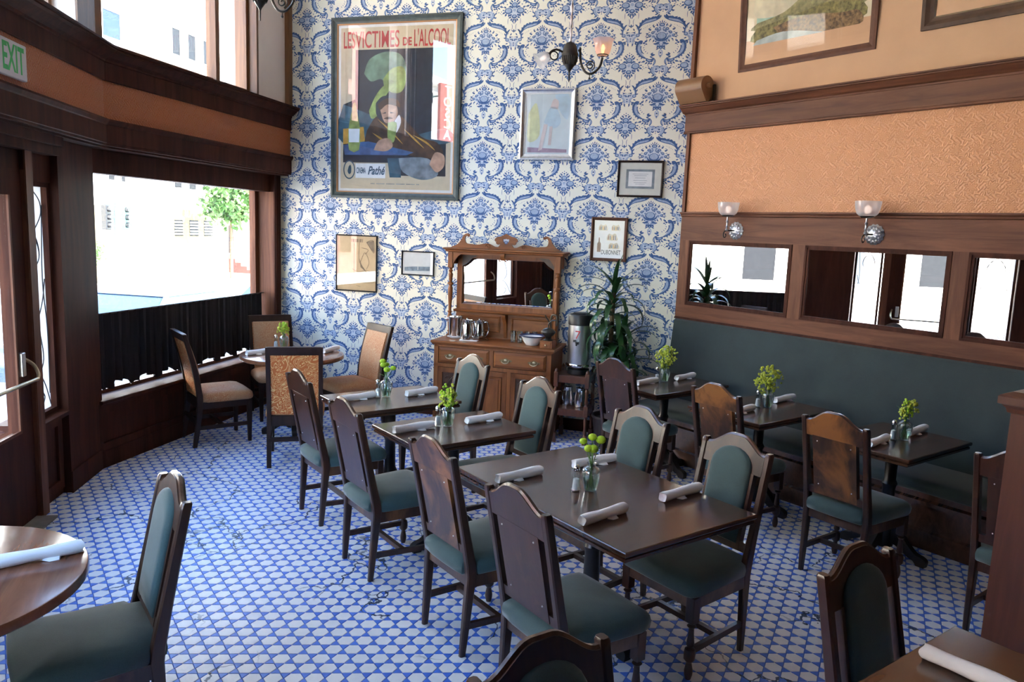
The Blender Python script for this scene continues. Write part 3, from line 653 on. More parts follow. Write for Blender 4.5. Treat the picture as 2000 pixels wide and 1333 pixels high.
bb.build('push_bar', M_brass, dr)
for z in (0.35, 1.2, 2.0): MB().tube([(-1.02, 0.012, z-0.05), (-1.02, 0.012, z+0.05)], 0.01, 8).build('hinge', M_bronze, dr)
tag(plate('door_threshold', M_stone, None, [(-2.0, -1.03, -0.10, 0.16, -0.004, 0.012)], M=FD), 'worn grey stone threshold under the street door', 'threshold')

# curtain across the lower window
def curtain(M, x0, x1, label):
    cu = thing('cafe_curtain', label, 'curtain', M, 'dark half curtains in the bay windows')
    b = MB(); n = 260; top, bot = [], []
    for i in range(n+1):
        t = i/n; x = x0 + t*(x1-x0); y = 0.13 + 0.018*sin(t*2*pi*26) + 0.008*sin(t*2*pi*61+1)
        zb = 0.612 + 0.026*sin(t*2*pi*8.5) + 0.012*sin(t*2*pi*23+2)
        top.append((x, y*0.5+0.065, 1.215)); bot.append((x, y, zb))
    rows = []
    for k in range(7):
        f = k/6; rows.append([(a[0], a[1]*(1-f)+c[1]*f, a[2]*(1-f)+c[2]*f) for a, c in zip(top, bot)])
    b.rings(rows, cap0=False, cap1=False, closed=False); b.build('cloth', M_curtain, cu, recalc=False)
    MB().tube([(x0-0.005, 0.13, 1.213), (x1+0.05, 0.13, 1.213)], 0.007, 8).build('rod', M_bronze, cu)
curtain(FL, -2.785, -0.20, 'dark velvet half curtain hanging on a rod across the left window')
curtain(FL2, -2.60, -0.19, 'dark half curtain in the near bay window, seen only in the mirrors')

# ---- panelled right wall ----------------------------------------------------------
PANEL = 6.2
tr = struct(MB().box(0, PANEL, -0.02, 0, 1.231, 2.235).build('trim_4', M_walnut, None, FR, smooth=False), 'walnut panelling set with long mirrors')
plate('top_rail', M_walnut, tr, [(0, PANEL, -0.034, -0.02, 1.972, 2.19)])
plate('bottom_rail', M_walnut, tr, [(0, PANEL, -0.034, -0.02, 1.245, 1.366)])
mirs = [(0.113, 1.218), (1.337, 2.476), (2.586, 3.70)]
edges = [0.0] + [q for m in mirs for q in m] + [PANEL]
for k in range(0, len(edges), 2): plate('stile', M_walnut_v, tr, [(edges[k], edges[k+1], -0.034, -0.02, 1.366, 1.972)])
MB().prism([(0, 2.19), (-0.04, 2.19), (-0.048, 2.197), (-0.050, 2.21), (-0.062, 2.220), (-0.062, 2.232), (0, 2.236)], 'x', 0, PANEL).build('dado_cap', M_walnut, tr, smooth=False)
MB().prism([(0, 1.225), (-0.045, 1.225), (-0.045, 1.235), (-0.036, 1.246), (0, 1.246)], 'x', 0, PANEL).build('lower_bead', M_dark, tr, smooth=False)
lab = ['long wall mirror nearest the wallpapered corner, reflecting the plant', 'long wall mirror below the second wall lamp, reflecting the street door', 'long wall mirror at the right edge of the photo']
for (a, c), lb in zip(mirs, lab):
    z0, z1 = 1.366, 1.972; q = thing('wall_mirror', lb, 'mirror', FR, 'mirrors set in the walnut panelling')
    b = MB()
    for k, (d0, y) in enumerate(((0.0, -0.040), (0.018, -0.034))):
        w = 0.018
        b.box(a+d0, a+d0+w, y, -0.02, z0+d0, z1-d0); b.box(c-d0-w, c-d0, y, -0.02, z0+d0, z1-d0); b.box(a+d0, c-d0, y, -0.02, z0+d0, z0+d0+w); b.box(a+d0, c-d0, y, -0.02, z1-d0-w, z1-d0)
    b.build('frame', M_dark, q, smooth=False)
    MB().box(a+0.03, c-0.03, -0.025, -0.0205, z0+0.03, z1-0.03).build('mirror_glass', M_mirror, q, smooth=False)
t5 = struct(MB().box(0.0, PANEL, -0.012, 0, 2.236, 2.955).build('trim_5', M_linc, None, FR, smooth=False), 'embossed orange wall covering')
plate('edge_strip', M_walnut_v, t5, [(-0.005, 0.03, -0.035, 0.0, 2.236, 2.955)])
t6 = struct(MB().prism([(0, 2.95), (-0.03, 2.95), (-0.036, 2.956), (-0.036, 2.968), (-0.03, 2.974), (-0.03, 3.115), (-0.034, 3.118), (-0.036, 3.13), (-0.052, 3.14), (-0.085, 3.175), (-0.098, 3.182), (-0.098, 3.190), (-0.110, 3.193), (-0.110, 3.204), (0, 3.21)], 'x', -0.06, PANEL).build('trim_6', M_walnut, None, FR, smooth=False), 'walnut cornice rail above the orange covering')
struct(MB().box(-0.012, 0.026, -0.035, 0.0, 3.21, CEIL).build('trim_7', M_walnut_v, None, FR, smooth=False), 'upright wooden strip in the corner')

# ---- tiled floor -------------------------------------------------------------------
def inside(x, y, P):
    c = False; j = len(P)-1
    for i in range(len(P)):
        if (P[i][1] > y) != (P[j][1] > y) and x < (P[j][0]-P[i][0])*(y-P[i][1])/(P[j][1]-P[i][1]) + P[i][0]: c = not c
        j = i
    return c
OUT2 = [(-2.70, 8.72), (1.62, 7.45), (5.6, 1.9), (4.5, 0.5), (E3x-0.1, E3y-0.1), (E2x-0.12, E2y), (BKx-0.12, BKy)]
def floor_tiles():
    A = 0.0905; ang = R(TILE_ANG); ex = (cos(ang), sin(ang)); ey = (-sin(ang), cos(ang))
    cm = cam.matrix_world.inverted()
    def vis(x, y):
        p = cm @ Vector((x, y, 0)); 
        if p.z > -0.3: return None
        px = 1000 + 1490*p.x/-p.z; py = 666.5 - 1490*p.y/-p.z
        return (-p.z if 0 < px < 2000 and 300 < py < 1333 else None)
    h = A*math.sqrt(3)/2; s = A/2; hexs, tris = [], []
    for j in range(-160, 160):
        for i in range(-160, 160):
            lx = i*A + (j % 2)*A/2; ly = j*h
            x = lx*ex[0] + ly*ey[0]; y = lx*ex[1] + ly*ey[1] + 5.0
            if not (-4 < x < 6 and 0 < y < 9): continue
            if inside(x, y, OUT2): hexs.append((x, y))
            # kagome: triangles centred between hexagons, above and below each vertex
            for sg in (1, -1):
                ty = ly + sg*h*2/3 ; tx = lx
                X = tx*ex[0] + ty*ey[0]; Y = tx*ex[1] + ty*ey[1] + 5.0
                if inside(X, Y, OUT2): tris.append((X, Y, sg))
    g = 0.0034
    def hexmesh():
        b = MB(); rr = s - g
        b.rings([[(k*cos(pi*i/3+ang), k*sin(pi*i/3+ang), z) for i in range(6)] for k, z in ((rr, -0.005), (rr, -0.0008), (rr-0.001, 0.0))], cap0=False); return b
    def trimesh(sg):
        b = MB(); rr = s/math.sqrt(3) - 0.0012
        off = pi/2 if sg > 0 else -pi/2
        b.rings([[(k*cos(2*pi*i/3+off+ang), k*sin(2*pi*i/3+off+ang), z) for i in range(3)] for k, z in ((rr, -0.005), (rr, -0.0008), (rr-0.001, 0.0))], cap0=False); return b
    def emit_(name, items, protos, mat):
        ranked = sorted([(vis(q[0], q[1]) or 1e9, k) for k, q in enumerate(items)])
        near = [k for d, k in ranked[:300] if d < 1e8]; ns = set(near)
        ms = {k: p.mesh(name, mat, smooth=False) for k, p in protos.items()}
        for k in near:
            q = items[k]; o = bpy.data.objects.new(name, ms[q[2] if len(q) > 2 else 0]); COL.objects.link(o); o.parent = floor; o.location = (q[0], q[1], 0)
        b = MB()
        for k, q in enumerate(items):
            if k in ns: continue
            p = protos[q[2] if len(q) > 2 else 0]; o = len(b.v)
            b.v.extend([(v[0]+q[0], v[1]+q[1], v[2]) for v in p.v]); b.f.extend([tuple(i+o for i in f) for f in p.f]); b.m.extend(p.m)
        o = b.build(name + '_field', mat, floor, None, smooth=False, recalc=False); o['kind'] = 'stuff'
    emit_('hexagon_tile', hexs, {0: hexmesh()}, M_tw)
    emit_('triangle_tile', tris, {1: trimesh(1), -1: trimesh(-1)}, M_tb)
TILE_ANG = 4.1
floor_tiles()
# ================================================================== furniture
def yp(z):                             # line of a rear post, leaning back above the seat
    return 0.03*z/0.42 if z < 0.42 else 0.03 - 0.118*(z-0.42)/0.565
def sect(cx, cy, z, w, d, c=0.006):
    w /= 2; d /= 2
    return [(cx-w+c, cy-d, z), (cx+w-c, cy-d, z), (cx+w, cy-d+c, z), (cx+w, cy+d-c, z), (cx+w-c, cy+d, z), (cx-w+c, cy+d, z), (cx-w, cy+d-c, z), (cx-w, cy-d+c, z)]
def puff(b, outline, levels, mi=0):    # outline [(x,y)], levels [(inset, height)] -> rings
    cx = sum(p[0] for p in outline)/len(outline); cy = sum(p[1] for p in outline)/len(outline)
    mx = max(math.hypot(p[0]-cx, p[1]-cy) for p in outline)
    rs = []
    for ins, h in levels:
        k = 1 - ins/mx*1.25; rs.append([(cx+(x-cx)*k, cy+(y-cy)*k, h) for x, y in outline])
    b.rings(rs, mi)
def make_chair(label, turned=True):
    t = thing('dining_chair', label, 'chair', group='green upholstered dining chairs')
    for s in (-1, 1):
        b = MB()
        b.rings([sect(s*(0.178+0.012*min(1, z/0.42)), yp(z), z, w, d) for z, w, d in ((0, 0.026, 0.030), (0.10, 0.030, 0.036), (0.30, 0.034, 0.044), (0.40, 0.036, 0.052), (0.46, 0.036, 0.052), (0.60, 0.034, 0.044), (0.80, 0.033, 0.040), (0.96, 0.033, 0.038), (0.978, 0.033, 0.038), (0.986, 0.026, 0.030))])
        b.build('back_post', M_chair, t)
        x, y = s*0.205, 0.41
        b = MB()
        if turned:
            b.cbox(x-0.024, x+0.024, y-0.024, y+0.024, 0.275, 0.402, 0.004)
            b.lathe([(0.020, 0.278), (0.013, 0.268), (0.022, 0.258), (0.012, 0.246), (0.0135, 0.215), (0.017, 0.185), (0.019, 0.168), (0.012, 0.156), (0.024, 0.146), (0.027, 0.125), (0.026, 0.098), (0.012, 0.080), (0.015, 0.066), (0.020, 0.042), (0.019, 0.022), (0.013, 0.0)], 14, (x, y, 0))
        else:
            b.rings([sect(x, y, z, w, w, 0.004) for z, w in ((0, 0.028), (0.2, 0.036), (0.30, 0.044), (0.402, 0.046))])
        b.build('front_leg', M_chair, t)
        MB().bar((s*0.184, 0.02, 0.150), (x, y, 0.135), 0.020, 0.030).build('side_stretcher', M_chair, t, smooth=False)
    MB().bar((-0.192, 0.20, 0.143), (0.192, 0.20, 0.143), 0.026, 0.026).build('cross_stretcher', M_chair, t, smooth=False)
    b = MB()
    b.box(-0.176, 0.176, yp(0.37)-0.012, yp(0.37)+0.014, 0.345, 0.412); b.box(-0.195, 0.195, 0.405, 0.43, 0.345, 0.406)
    for s in (-1, 1): b.bar((s*0.192, 0.035, 0.375), (s*0.213, 0.42, 0.375), 0.024, 0.060)
    b.build('seat_frame', M_chair_e, t, smooth=False)
    o = [(-0.170, -0.008), (-0.10, -0.016), (0, -0.018), (0.10, -0.016), (0.170, -0.008), (0.176, 0.045), (0.208, 0.06), (0.222, 0.25), (0.234, 0.40), (0.222, 0.445), (0.19, 0.458), (0.0, 0.463), (-0.19, 0.458), (-0.222, 0.445), (-0.234, 0.40), (-0.222, 0.25), (-0.208, 0.06), (-0.176, 0.045)]
    b = MB(); puff(b, o, [(0.004, 0.404), (-0.004, 0.412), (-0.008, 0.440), (-0.002, 0.466), (0.020, 0.482), (0.06, 0.492), (0.13, 0.498), (0.22, 0.500)]); b.build('seat_cushion', M_teal, t, ang=60)
    # top rail with its raised crown
    n = 22; top = []
    for i in range(n+1):
        x = -0.174 + 0.348*i/n; a = max(0, min(1, (0.166-abs(x))/0.138)); top.append((x, 0.964 + 0.068*(a*a*(3-2*a))))
    poly = [(-0.174, 0.872)] + top + [(0.174, 0.872)]
    for y0, y1, nm, inset in ((-0.016, 0.014, 'top_rail', 0),):
        b = MB(); b.prism(poly, 'y', y0, y1); b.warp(lambda x, y, z: (x, y + yp(z), z)); b.build(nm, M_chair, t, ang=30)
    b = MB(); cap = spline([(x, z+0.001) for x, z in top], 1)
    b.tube([(x, -0.001 + yp(z), z) for x, z in top], 0.0105, 6); b.build('rail_moulding', M_chair_e, t)
    b = MB(); b.box(-0.136, 0.136, -0.017, -0.004, 0.512, 0.876); b.box(-0.136, -0.118, -0.004, 0.016, 0.512, 0.876); b.box(0.118, 0.136, -0.004, 0.016, 0.512, 0.876); b.warp(lambda x, y, z: (x, y + yp(z), z)); b.build('back_panel', M_chair, t, smooth=False)
    b = MB(); b.box(-0.174, 0.174, -0.014, 0.014, 0.505, 0.550); b.warp(lambda x, y, z: (x, y + yp(z), z)); b.build('lower_rail', M_chair, t, smooth=False)
    # four peg heads on the outside of the panel
    b = MB()
    for x in (-0.105, 0.105):
        for z in (0.845, 0.575): b.ball((x, -0.018 + yp(z), z), 0.004, 6, 4)
    b.build('peg', M_silver, t)
    o = [(-0.118, 0.535), (0.118, 0.535), (0.120, 0.70), (0.120, 0.885)] + [(0.120*cos(a), 0.885 + 0.095*sin(a)) for a in [pi*k/12 for k in range(1, 12)]] + [(-0.120, 0.885), (-0.120, 0.70)]
    b = MB(); puff(b, o, [(0.0, 0.004), (0.0, 0.016), (0.006, 0.024), (0.022, 0.031), (0.06, 0.036), (0.11, 0.037)])
    b.warp(lambda x, y, z: (x, z + yp(y), y)); b.build('back_cushion', M_teal, t, ang=60)
    return t
WDIR = FR.to_3x3() @ Vector((0, 1, 0)); WDIR = (WDIR.x, WDIR.y); NW = (-WDIR[0], -WDIR[1])
UDIR = FR.to_3x3() @ Vector((1, 0, 0)); UDIR = (UDIR.x, UDIR.y)
chairs = [  # u, w of the rear feet, direction faced, twist, kind, label
    (0.167, 3.735, WDIR, 0, 0, 'green seated wooden chair at the left end of the farthest small table'),
    (1.070, 3.805, WDIR, 0, 1, 'green seated wooden dining chair at the left end of the middle small table'),
    (2.000, 3.775, WDIR, 0, 1, 'green seated wooden chair with rubbed back, far left seat of the four-seat table'),
    (2.755, 3.835, WDIR, -1, 1, 'green seated wooden dining chair nearest the camera on the left side of the four-seat table'),
    (0.130, 2.505, NW, 2, 0, 'green padded-back dining chair in front of the sideboard drawers, at the farthest small table'),
    (1.080, 2.590, NW, 0, 0, 'green padded-back dining chair at the right end of the middle small table'),
    (2.015, 2.585, NW, 0, 1, 'green padded-back dining chair, far one on the right side of the four-seat table'),
    (2.680, 2.590, NW, 0, 1, 'green padded-back dining chair, near one on the right side of the four-seat table'),
    (0.695, 1.375, WDIR, 2, 1, 'dark panel-backed dining chair below the potted plant, at the farthest bench table'),
    (1.745, 1.440, WDIR, 0, 1, 'worn golden panel-backed dining chair at the middle bench table'),
    (2.645, 1.495, WDIR, 0, 1, 'brown panel-backed dining chair with scuffed top rail at the nearest bench table'),
    (3.570, 1.420, WDIR, 0, 1, 'dining chair half hidden behind the wooden post at the right edge'),
    (3.860, 3.300, UDIR, 0, 1, 'dark dining chair facing the camera in front of the bottom right table'),
    (3.760, 4.520, UDIR, -2, 1, 'dark dining chair whose crown alone shows at the bottom edge of the photo'),
    (1.997, 5.072, NW, 0, 1, 'green dining chair seen from the side at the round table in the left foreground'),
]
protos = {}
for u, w, fd, tw, kind, lb in chairs:
    p = PR(u, w); M = place(p.x, p.y, 0, fd) @ Matrix.Rotation(R(tw), 4, 'Z')
    if kind not in protos:
        protos[kind] = make_chair(lb, bool(kind)); protos[kind].matrix_local = M
    else: copy_tree(protos[kind], M, lb, 'green upholstered dining chairs')
for t in [o for o in bpy.data.objects if o.name.startswith('dining_chair')]:
    if 'golden' in t['label'] or 'rubbed' in t['label'] or 'scuffed' in t['label']:
        for ch in [o for o in bpy.data.objects if o.parent == t and o.name.split('.')[0] in ('back_panel', 'top_rail')]:
            ch.material_slots[0].link = 'OBJECT'; ch.material_slots[0].material = M_chair_g

# ---- orange patterned chairs round the far table
def make_orange(label):
    t = thing('upholstered_chair', label, 'chair', group='orange patterned chairs at the far round table')
    def yb(z): return 0.0 if z < 0.42 else -0.12*((z-0.42)/0.59)**1.5
    def yl(z): return yb(z) if z > 0.42 else -0.05*((0.42-z)/0.42)**1.5
    for s in (-1, 1):
        MB().rings([sect(s*0.205, yl(z), z, 0.036, d, 0.004) for z, d in ((0, 0.034), (0.12, 0.040), (0.25, 0.046), (0.36, 0.050), (0.46, 0.050), (0.60, 0.046), (0.75, 0.042), (0.90, 0.038), (1.012, 0.036))]).build('back_post', M_espresso, t)
        MB().rings([sect(s*0.205, 0.43, z, w, w, 0.004) for z, w in ((0, 0.030), (0.25, 0.040), (0.395, 0.044))]).build('front_leg', M_espresso, t)
        MB().bar((s*0.205, -0.02, 0.17), (s*0.205, 0.43, 0.17), 0.020, 0.034).build('side_stretcher', M_espresso, t, smooth=False)
    MB().bar((-0.205, -0.03, 0.23), (0.205, -0.03, 0.23), 0.020, 0.034).build('rear_stretcher', M_espresso, t, smooth=False)
    MB().bar((-0.205, 0.20, 0.17), (0.205, 0.20, 0.17), 0.020, 0.034).build('cross_stretcher', M_espresso, t, smooth=False)
    b = MB(); b.box(-0.20, 0.20, -0.015, 0.02, 0.34, 0.425); b.box(-0.205, 0.205, 0.41, 0.445, 0.34, 0.40)
    for s in (-1, 1): b.box(s*0.205-0.016, s*0.205+0.016, 0, 0.43, 0.34, 0.40)
    b.build('seat_frame', M_espresso, t, smooth=False)
    b = MB(); b.box(-0.205, 0.205, -0.019, 0.019, 0.945, 1.014); b.warp(lambda x, y, z: (x, y+yb(z), z)); b.build('top_rail', M_espresso, t, smooth=False)
    b = MB()
    rs = [[(x, yb(z)+y, z) for x, y in ((-0.19, -0.012), (0.19, -0.012), (0.19, 0.016), (-0.19, 0.016))] for z in [0.44 + 0.51*k/8 for k in range(9)]]
    b.rings(rs); b.build('back_upholstery', M_orange, t, ang=30)
    b = MB(); n = 8; rs = []
    for k in range(9):
        z = 0.46 + 0.49*k/8; e = 0.012 + 0.022*sin(pi*min(1, max(0, (k+0.6)/9)))
        rs.append([(x, yb(z)+0.016+yy, z) for x, yy in ((-0.183, 0), (-0.18, e*0.55), (-0.13, e*0.9), (0, e), (0.13, e*0.9), (0.18, e*0.55), (0.183, 0))])
    b.rings(rs); b.build('back_cushion', M_orange_w, t, ang=60)
    b = MB(); o = [(-0.195, 0.025), (0, 0.02), (0.195, 0.025), (0.225, 0.06), (0.232, 0.25), (0.230, 0.42), (0.205, 0.455), (0, 0.465), (-0.205, 0.455), (-0.230, 0.42), (-0.232, 0.25), (-0.225, 0.06)]
    puff(b, o, [(0.006, 0.395), (-0.006, 0.405), (-0.010, 0.432), (-0.002, 0.462), (0.025, 0.482), (0.07, 0.496), (0.14, 0.504), (0.22, 0.507)]); b.build('seat_cushion', M_orange_w, t, ang=60)
    return t
oc = make_orange('orange patterned chair with its back to the camera at the far round table')
oc.matrix_local = place(-1.765, 6.13, 0, (-0.25, 0.97))
copy_tree(oc, place(-2.84, 6.70, 0, (0.80, 0.60)), 'orange patterned chair seen from the side against the dark curtain')
copy_tree(oc, place(-2.53, 7.96, 0, (0.50, -0.866)), 'orange patterned chair in the corner between curtain and wallpaper')
copy_tree(oc, place(-1.415, 7.53, 0, (-0.74, -0.67)), 'orange patterned chair standing against the blue wallpaper')

# ---- tables
def top_rect(b, u, w, z1, prof):
    rs = []
    for ins, z in prof: rs.append([(-u/2+ins, -w/2+ins, z1+z), (u/2-ins, -w/2+ins, z1+z), (u/2-ins, w/2-ins, z1+z), (-u/2+ins, w/2-ins, z1+z)])
    b.rings(rs)
PROF = [(0.030, -0.050), (0.014, -0.050), (0.008, -0.045), (0.008, -0.033), (0.014, -0.030), (0.014, -0.026), (0.002, -0.022), (0.0, -0.018), (0.0, -0.004), (0.003, -0.001), (0.006, 0.0)]
def pedestal(t, x=0.0, reach=0.26):
    b = MB(); b.cbox(x-0.11, x+0.11, -0.15, 0.15, 0.695, 0.716, 0.004); b.build('top_plate', M_ped, t, smooth=False)
    b = MB(); b.lathe([(0.060, 0.695), (0.055, 0.675), (0.038, 0.655), (0.036, 0.50), (0.044, 0.485), (0.048, 0.475), (0.044, 0.465), (0.038, 0.45), (0.042, 0.25), (0.056, 0.22), (0.060, 0.18), (0.060, 0.06), (0.04, 0.05)], 20, (x, 0, 0)); b.build('column', M_ped, t)
    for k in range(4):
        a = k*pi/2; i0 = 0; b = MB()
        prof = spline([(0.03, 0.20), (0.09, 0.19), (0.15, 0.13), (0.21, 0.075), (reach, 0.06), (reach+0.025, 0.04), (reach+0.02, 0.0)], 4) + spline([(reach-0.03, 0.0), (reach-0.05, 0.025), (0.18, 0.035), (0.12, 0.07), (0.07, 0.09), (0.03, 0.08)], 4)
        b.prism(prof, 'y', -0.022, 0.022); b.xform(Matrix.Translation((x, 0, 0)) @ Matrix.Rotation(a, 4, 'Z')); b.build('foot', M_ped, t)
def rect_table(u0, u1, w0, w1, label, peds=(0,), group=None):
    p = PR((u0+u1)/2, (w0+w1)/2); t = thing('dining_table', label, 'table', Matrix.Translation(p) @ FR.to_3x3().to_4x4(), group)
    b = MB(); top_rect(b, u1-u0, w1-w0, 0.765, PROF); b.build('tabletop', M_table, t, smooth=False)
    for x in peds: pedestal(t, x)
    return t
G1 = 'rectangular dark wood tables'
rect_table(-0.200, 0.418, 2.700, 3.525, 'small dark wood table beside the orange chairs, farthest of the left row', group=G1)
rect_table(0.727, 1.335, 2.725, 3.555, 'small dark wood table in the middle of the left row', group=G1)
rect_table(1.718, 2.982, 2.720, 3.550, 'large dark wood table set for four in the middle of the room', (0.0,), G1)
rect_table(0.300, 0.930, 0.340, 1.222, 'small dark table at the bench below the corner mirror, farthest of three', group=G1)
rect_table(1.295, 1.930, 0.385, 1.275, 'small dark table at the bench, middle of three', group=G1)
rect_table(2.298, 2.895, 0.385, 1.190, 'small dark table at the bench beside the wooden post, nearest of three', group=G1)
rect_table(3.964, 4.880, 3.002, 3.62, 'dark wood table cut off by the bottom right corner of the photo', group=G1)
def round_table(x, y, r, label):
    t = thing('round_table', label, 'table', Matrix.Translation((x, y, 0)) @ Matrix.Rotation(R(20), 4, 'Z'), 'round cherry wood tables')
    MB().lathe([(r-0.03, 0.722), (r-0.008, 0.724), (r, 0.731), (r, 0.756), (r-0.004, 0.763), (r-0.010, 0.765)], 64).build('tabletop', M_round, t, ang=30)
    pedestal(t)
    return t
round_table(-2.075, 7.128, 0.478, 'round cherry wood table among the orange chairs')
round_table(-1.950, 2.384, 0.505, 'round cherry wood table cut off by the left edge of the photo')

# ---- bench along the panelled wall
bn = thing('wall_bench', 'long dark green upholstered bench under the mirrors', 'bench', FR)
BE = 6.0
MB().prism([(-0.02, 1.222), (-0.055, 1.228), (-0.075, 1.215), (-0.115, 0.85), (-0.15, 0.47), (-0.02, 0.46)], 'x', 0.03, BE).build('backrest', M_bench, bn, ang=30)
b = MB(); b.prism(spline([(-0.10, 0.40), (-0.50, 0.40), (-0.575, 0.405), (-0.595, 0.44), (-0.575, 0.475), (-0.50, 0.488), (-0.30, 0.492), (-0.14, 0.488)], 3), 'x', 0.10, BE); b.build('seat_cushion', M_bench, bn, ang=50)
b = MB(); b.prism([(-0.02, 0.0), (-0.50, 0.0), (-0.50, 0.10), (-0.515, 0.105), (-0.515, 0.125), (-0.49, 0.135), (-0.49, 0.30), (-0.52, 0.305), (-0.52, 0.33), (-0.49, 0.34), (-0.49, 0.40), (-0.02, 0.40)], 'x', 0.10, BE); b.build('base', M_table, bn, smooth=False)

# ---- newel post at the end of a low partition, right edge
pt = thing('partition_post', 'reddish brown wooden post with a stepped cap at the right edge', 'post', FR)
PU, PW, PH = 3.572, 1.708, 1.343
b = MB(); b.box(PU, PU+0.215, -PW, -PW+0.16, 0, PH-0.05); b.build('shaft', M_post, pt, smooth=False)
b = MB(); rs = []
for o, z in ((0.0, -0.09), (0.012, -0.085), (0.018, -0.065), (0.032, -0.05), (0.045, -0.045), (0.045, -0.012), (0.038, -0.004), (0.0, 0.012)):
    rs.append([(PU-o, -PW-o, PH+z), (PU+0.215+o, -PW-o, PH+z), (PU+0.215+o, -PW+0.16+o, PH+z), (PU-o, -PW+0.16+o, PH+z)])
b.rings(rs); b.build('cap', M_post, pt, smooth=False)
pw = thing('low_partition', 'low dark wooden partition beside the post at the right edge', 'partition', FR)
MB().box(PU+0.217, PU+1.6, -PW+0.04, -PW+0.11, 0, 0.86).build('panel', M_dark, pw, smooth=False)
MB().box(PU+0.217, PU+1.6, -PW+0.015, -PW+0.135, 0.86, 0.89).build('cap_rail', M_walnut, pw, smooth=False)
# ================================================================== table settings
TZ = 0.7652
def napkin_mesh(seed):
    rnd = random.Random(seed); b = MB(); n = 20; L = 0.28; rs = []
    for k in range(15):
        t = k/14; x = -L/2 + L*t; r0 = 0.0245*(1 + 0.05*sin(t*9+seed)) * (0.94 if k in (0, 14) else 1)
        tw = t*5.0 + seed
        rs.append([(x + 0.004*sin(3*a+seed), r0*(1+0.05*sin(a-tw)+0.05*max(0, cos((a-tw)*1.0))**8)*cos(a), 0.0245 + r0*(0.95+0.05*sin(2*a+tw))*sin(a)) for a in [2*pi*i/n for i in range(n)]])
    e0 = [(-L/2+0.012, 0.55*(p[1]), 0.0245+0.55*(p[2]-0.0245)) for p in rs[0]]; e1 = [(L/2-0.012, 0.55*p[1], 0.0245+0.55*(p[2]-0.0245)) for p in rs[-1]]
    b.rings([e0] + rs + [e1])
    # loose corner of cloth lying on the table
    c = rnd.uniform(-0.03, 0.05)
    b.rings([[(c-0.03, -0.014, 0.003), (c+0.03, -0.014, 0.003), (c+0.026, -0.014, 0.010), (c-0.026, -0.014, 0.010)], [(c-0.010, -0.034, 0.0008), (c+0.022, -0.036, 0.0008), (c+0.020, -0.036, 0.0035), (c-0.008, -0.034, 0.0035)]])
    return b.mesh('napkin_roll', M_napkin, ang=55)
NM = [napkin_mesh(i) for i in range(3)]
def napkin(p0, p1, label, k):
    o = bpy.data.objects.new('napkin_roll', NM[k % 3]); COL.objects.link(o)
    a = math.atan2(p1[1]-p0[1], p1[0]-p0[0])
    o.matrix_local = Matrix.Translation(((p0[0]+p1[0])/2, (p0[1]+p1[1])/2, TZ)) @ Matrix.Rotation(a, 4, 'Z')
    tag(o, label, 'napkin', 'white rolled napkins')
def uv2(u, w): p = PR(u, w); return (p.x, p.y)
nl = [((0.085, 3.485), (0.050, 3.215), 'white rolled napkin left of the flowers on the farthest small table'),
      ((0.130, 2.995), (0.085, 2.720), 'white rolled napkin right of the flowers on the farthest small table'),
      ((0.993, 3.537), (0.980, 3.262), 'white rolled napkin left of the flowers on the middle small table'),
      ((1.008, 3.030), (0.985, 2.755), 'white rolled napkin right of the flowers on the middle small table'),
      ((2.050, 3.515), (2.038, 3.235), 'white rolled napkin at the far left place of the four-seat table'),
      ((2.045, 3.015), (2.060, 2.745), 'white rolled napkin behind the flowers of the four-seat table'),
      ((2.679, 3.515), (2.653, 3.235), 'white rolled napkin at the near left place of the four-seat table'),
      ((2.649, 2.990), (2.632, 2.710), 'white rolled napkin at the near right place of the four-seat table'),
      ((0.600, 1.106), (0.560, 0.830), 'white rolled napkin left of the flowers on the farthest bench table'),
      ((0.590, 0.620), (0.545, 0.340), 'white rolled napkin right of the flowers on the farthest bench table'),
      ((1.665, 1.225), (1.630, 0.945), 'white rolled napkin left of the flowers on the middle bench table'),
      ((1.560, 0.590), (1.536, 0.312), 'white rolled napkin right of the flowers on the middle bench table'),
      ((2.625, 1.150), (2.592, 0.870), 'white rolled napkin left of the flowers on the nearest bench table'),
      ((2.605, 0.640), (2.585, 0.362), 'white rolled napkin right of the flowers on the nearest bench table'),
      ((4.005, 3.300), (4.285, 3.290), 'white rolled napkin on the table in the bottom right corner')]
for k, (a, c, lb) in enumerate(nl): napkin(uv2(*a), uv2(*c), lb, k)
napkin((-2.44, 6.93), (-2.27, 7.15), 'white rolled napkin left of the flowers on the far round table', 1)
napkin((-1.80, 7.20), (-1.72, 7.46), 'white rolled napkin right of the flowers on the far round table', 2)
napkin((-1.775, 2.50), (-1.555, 2.672), 'white rolled napkin on the round table in the left foreground', 0)

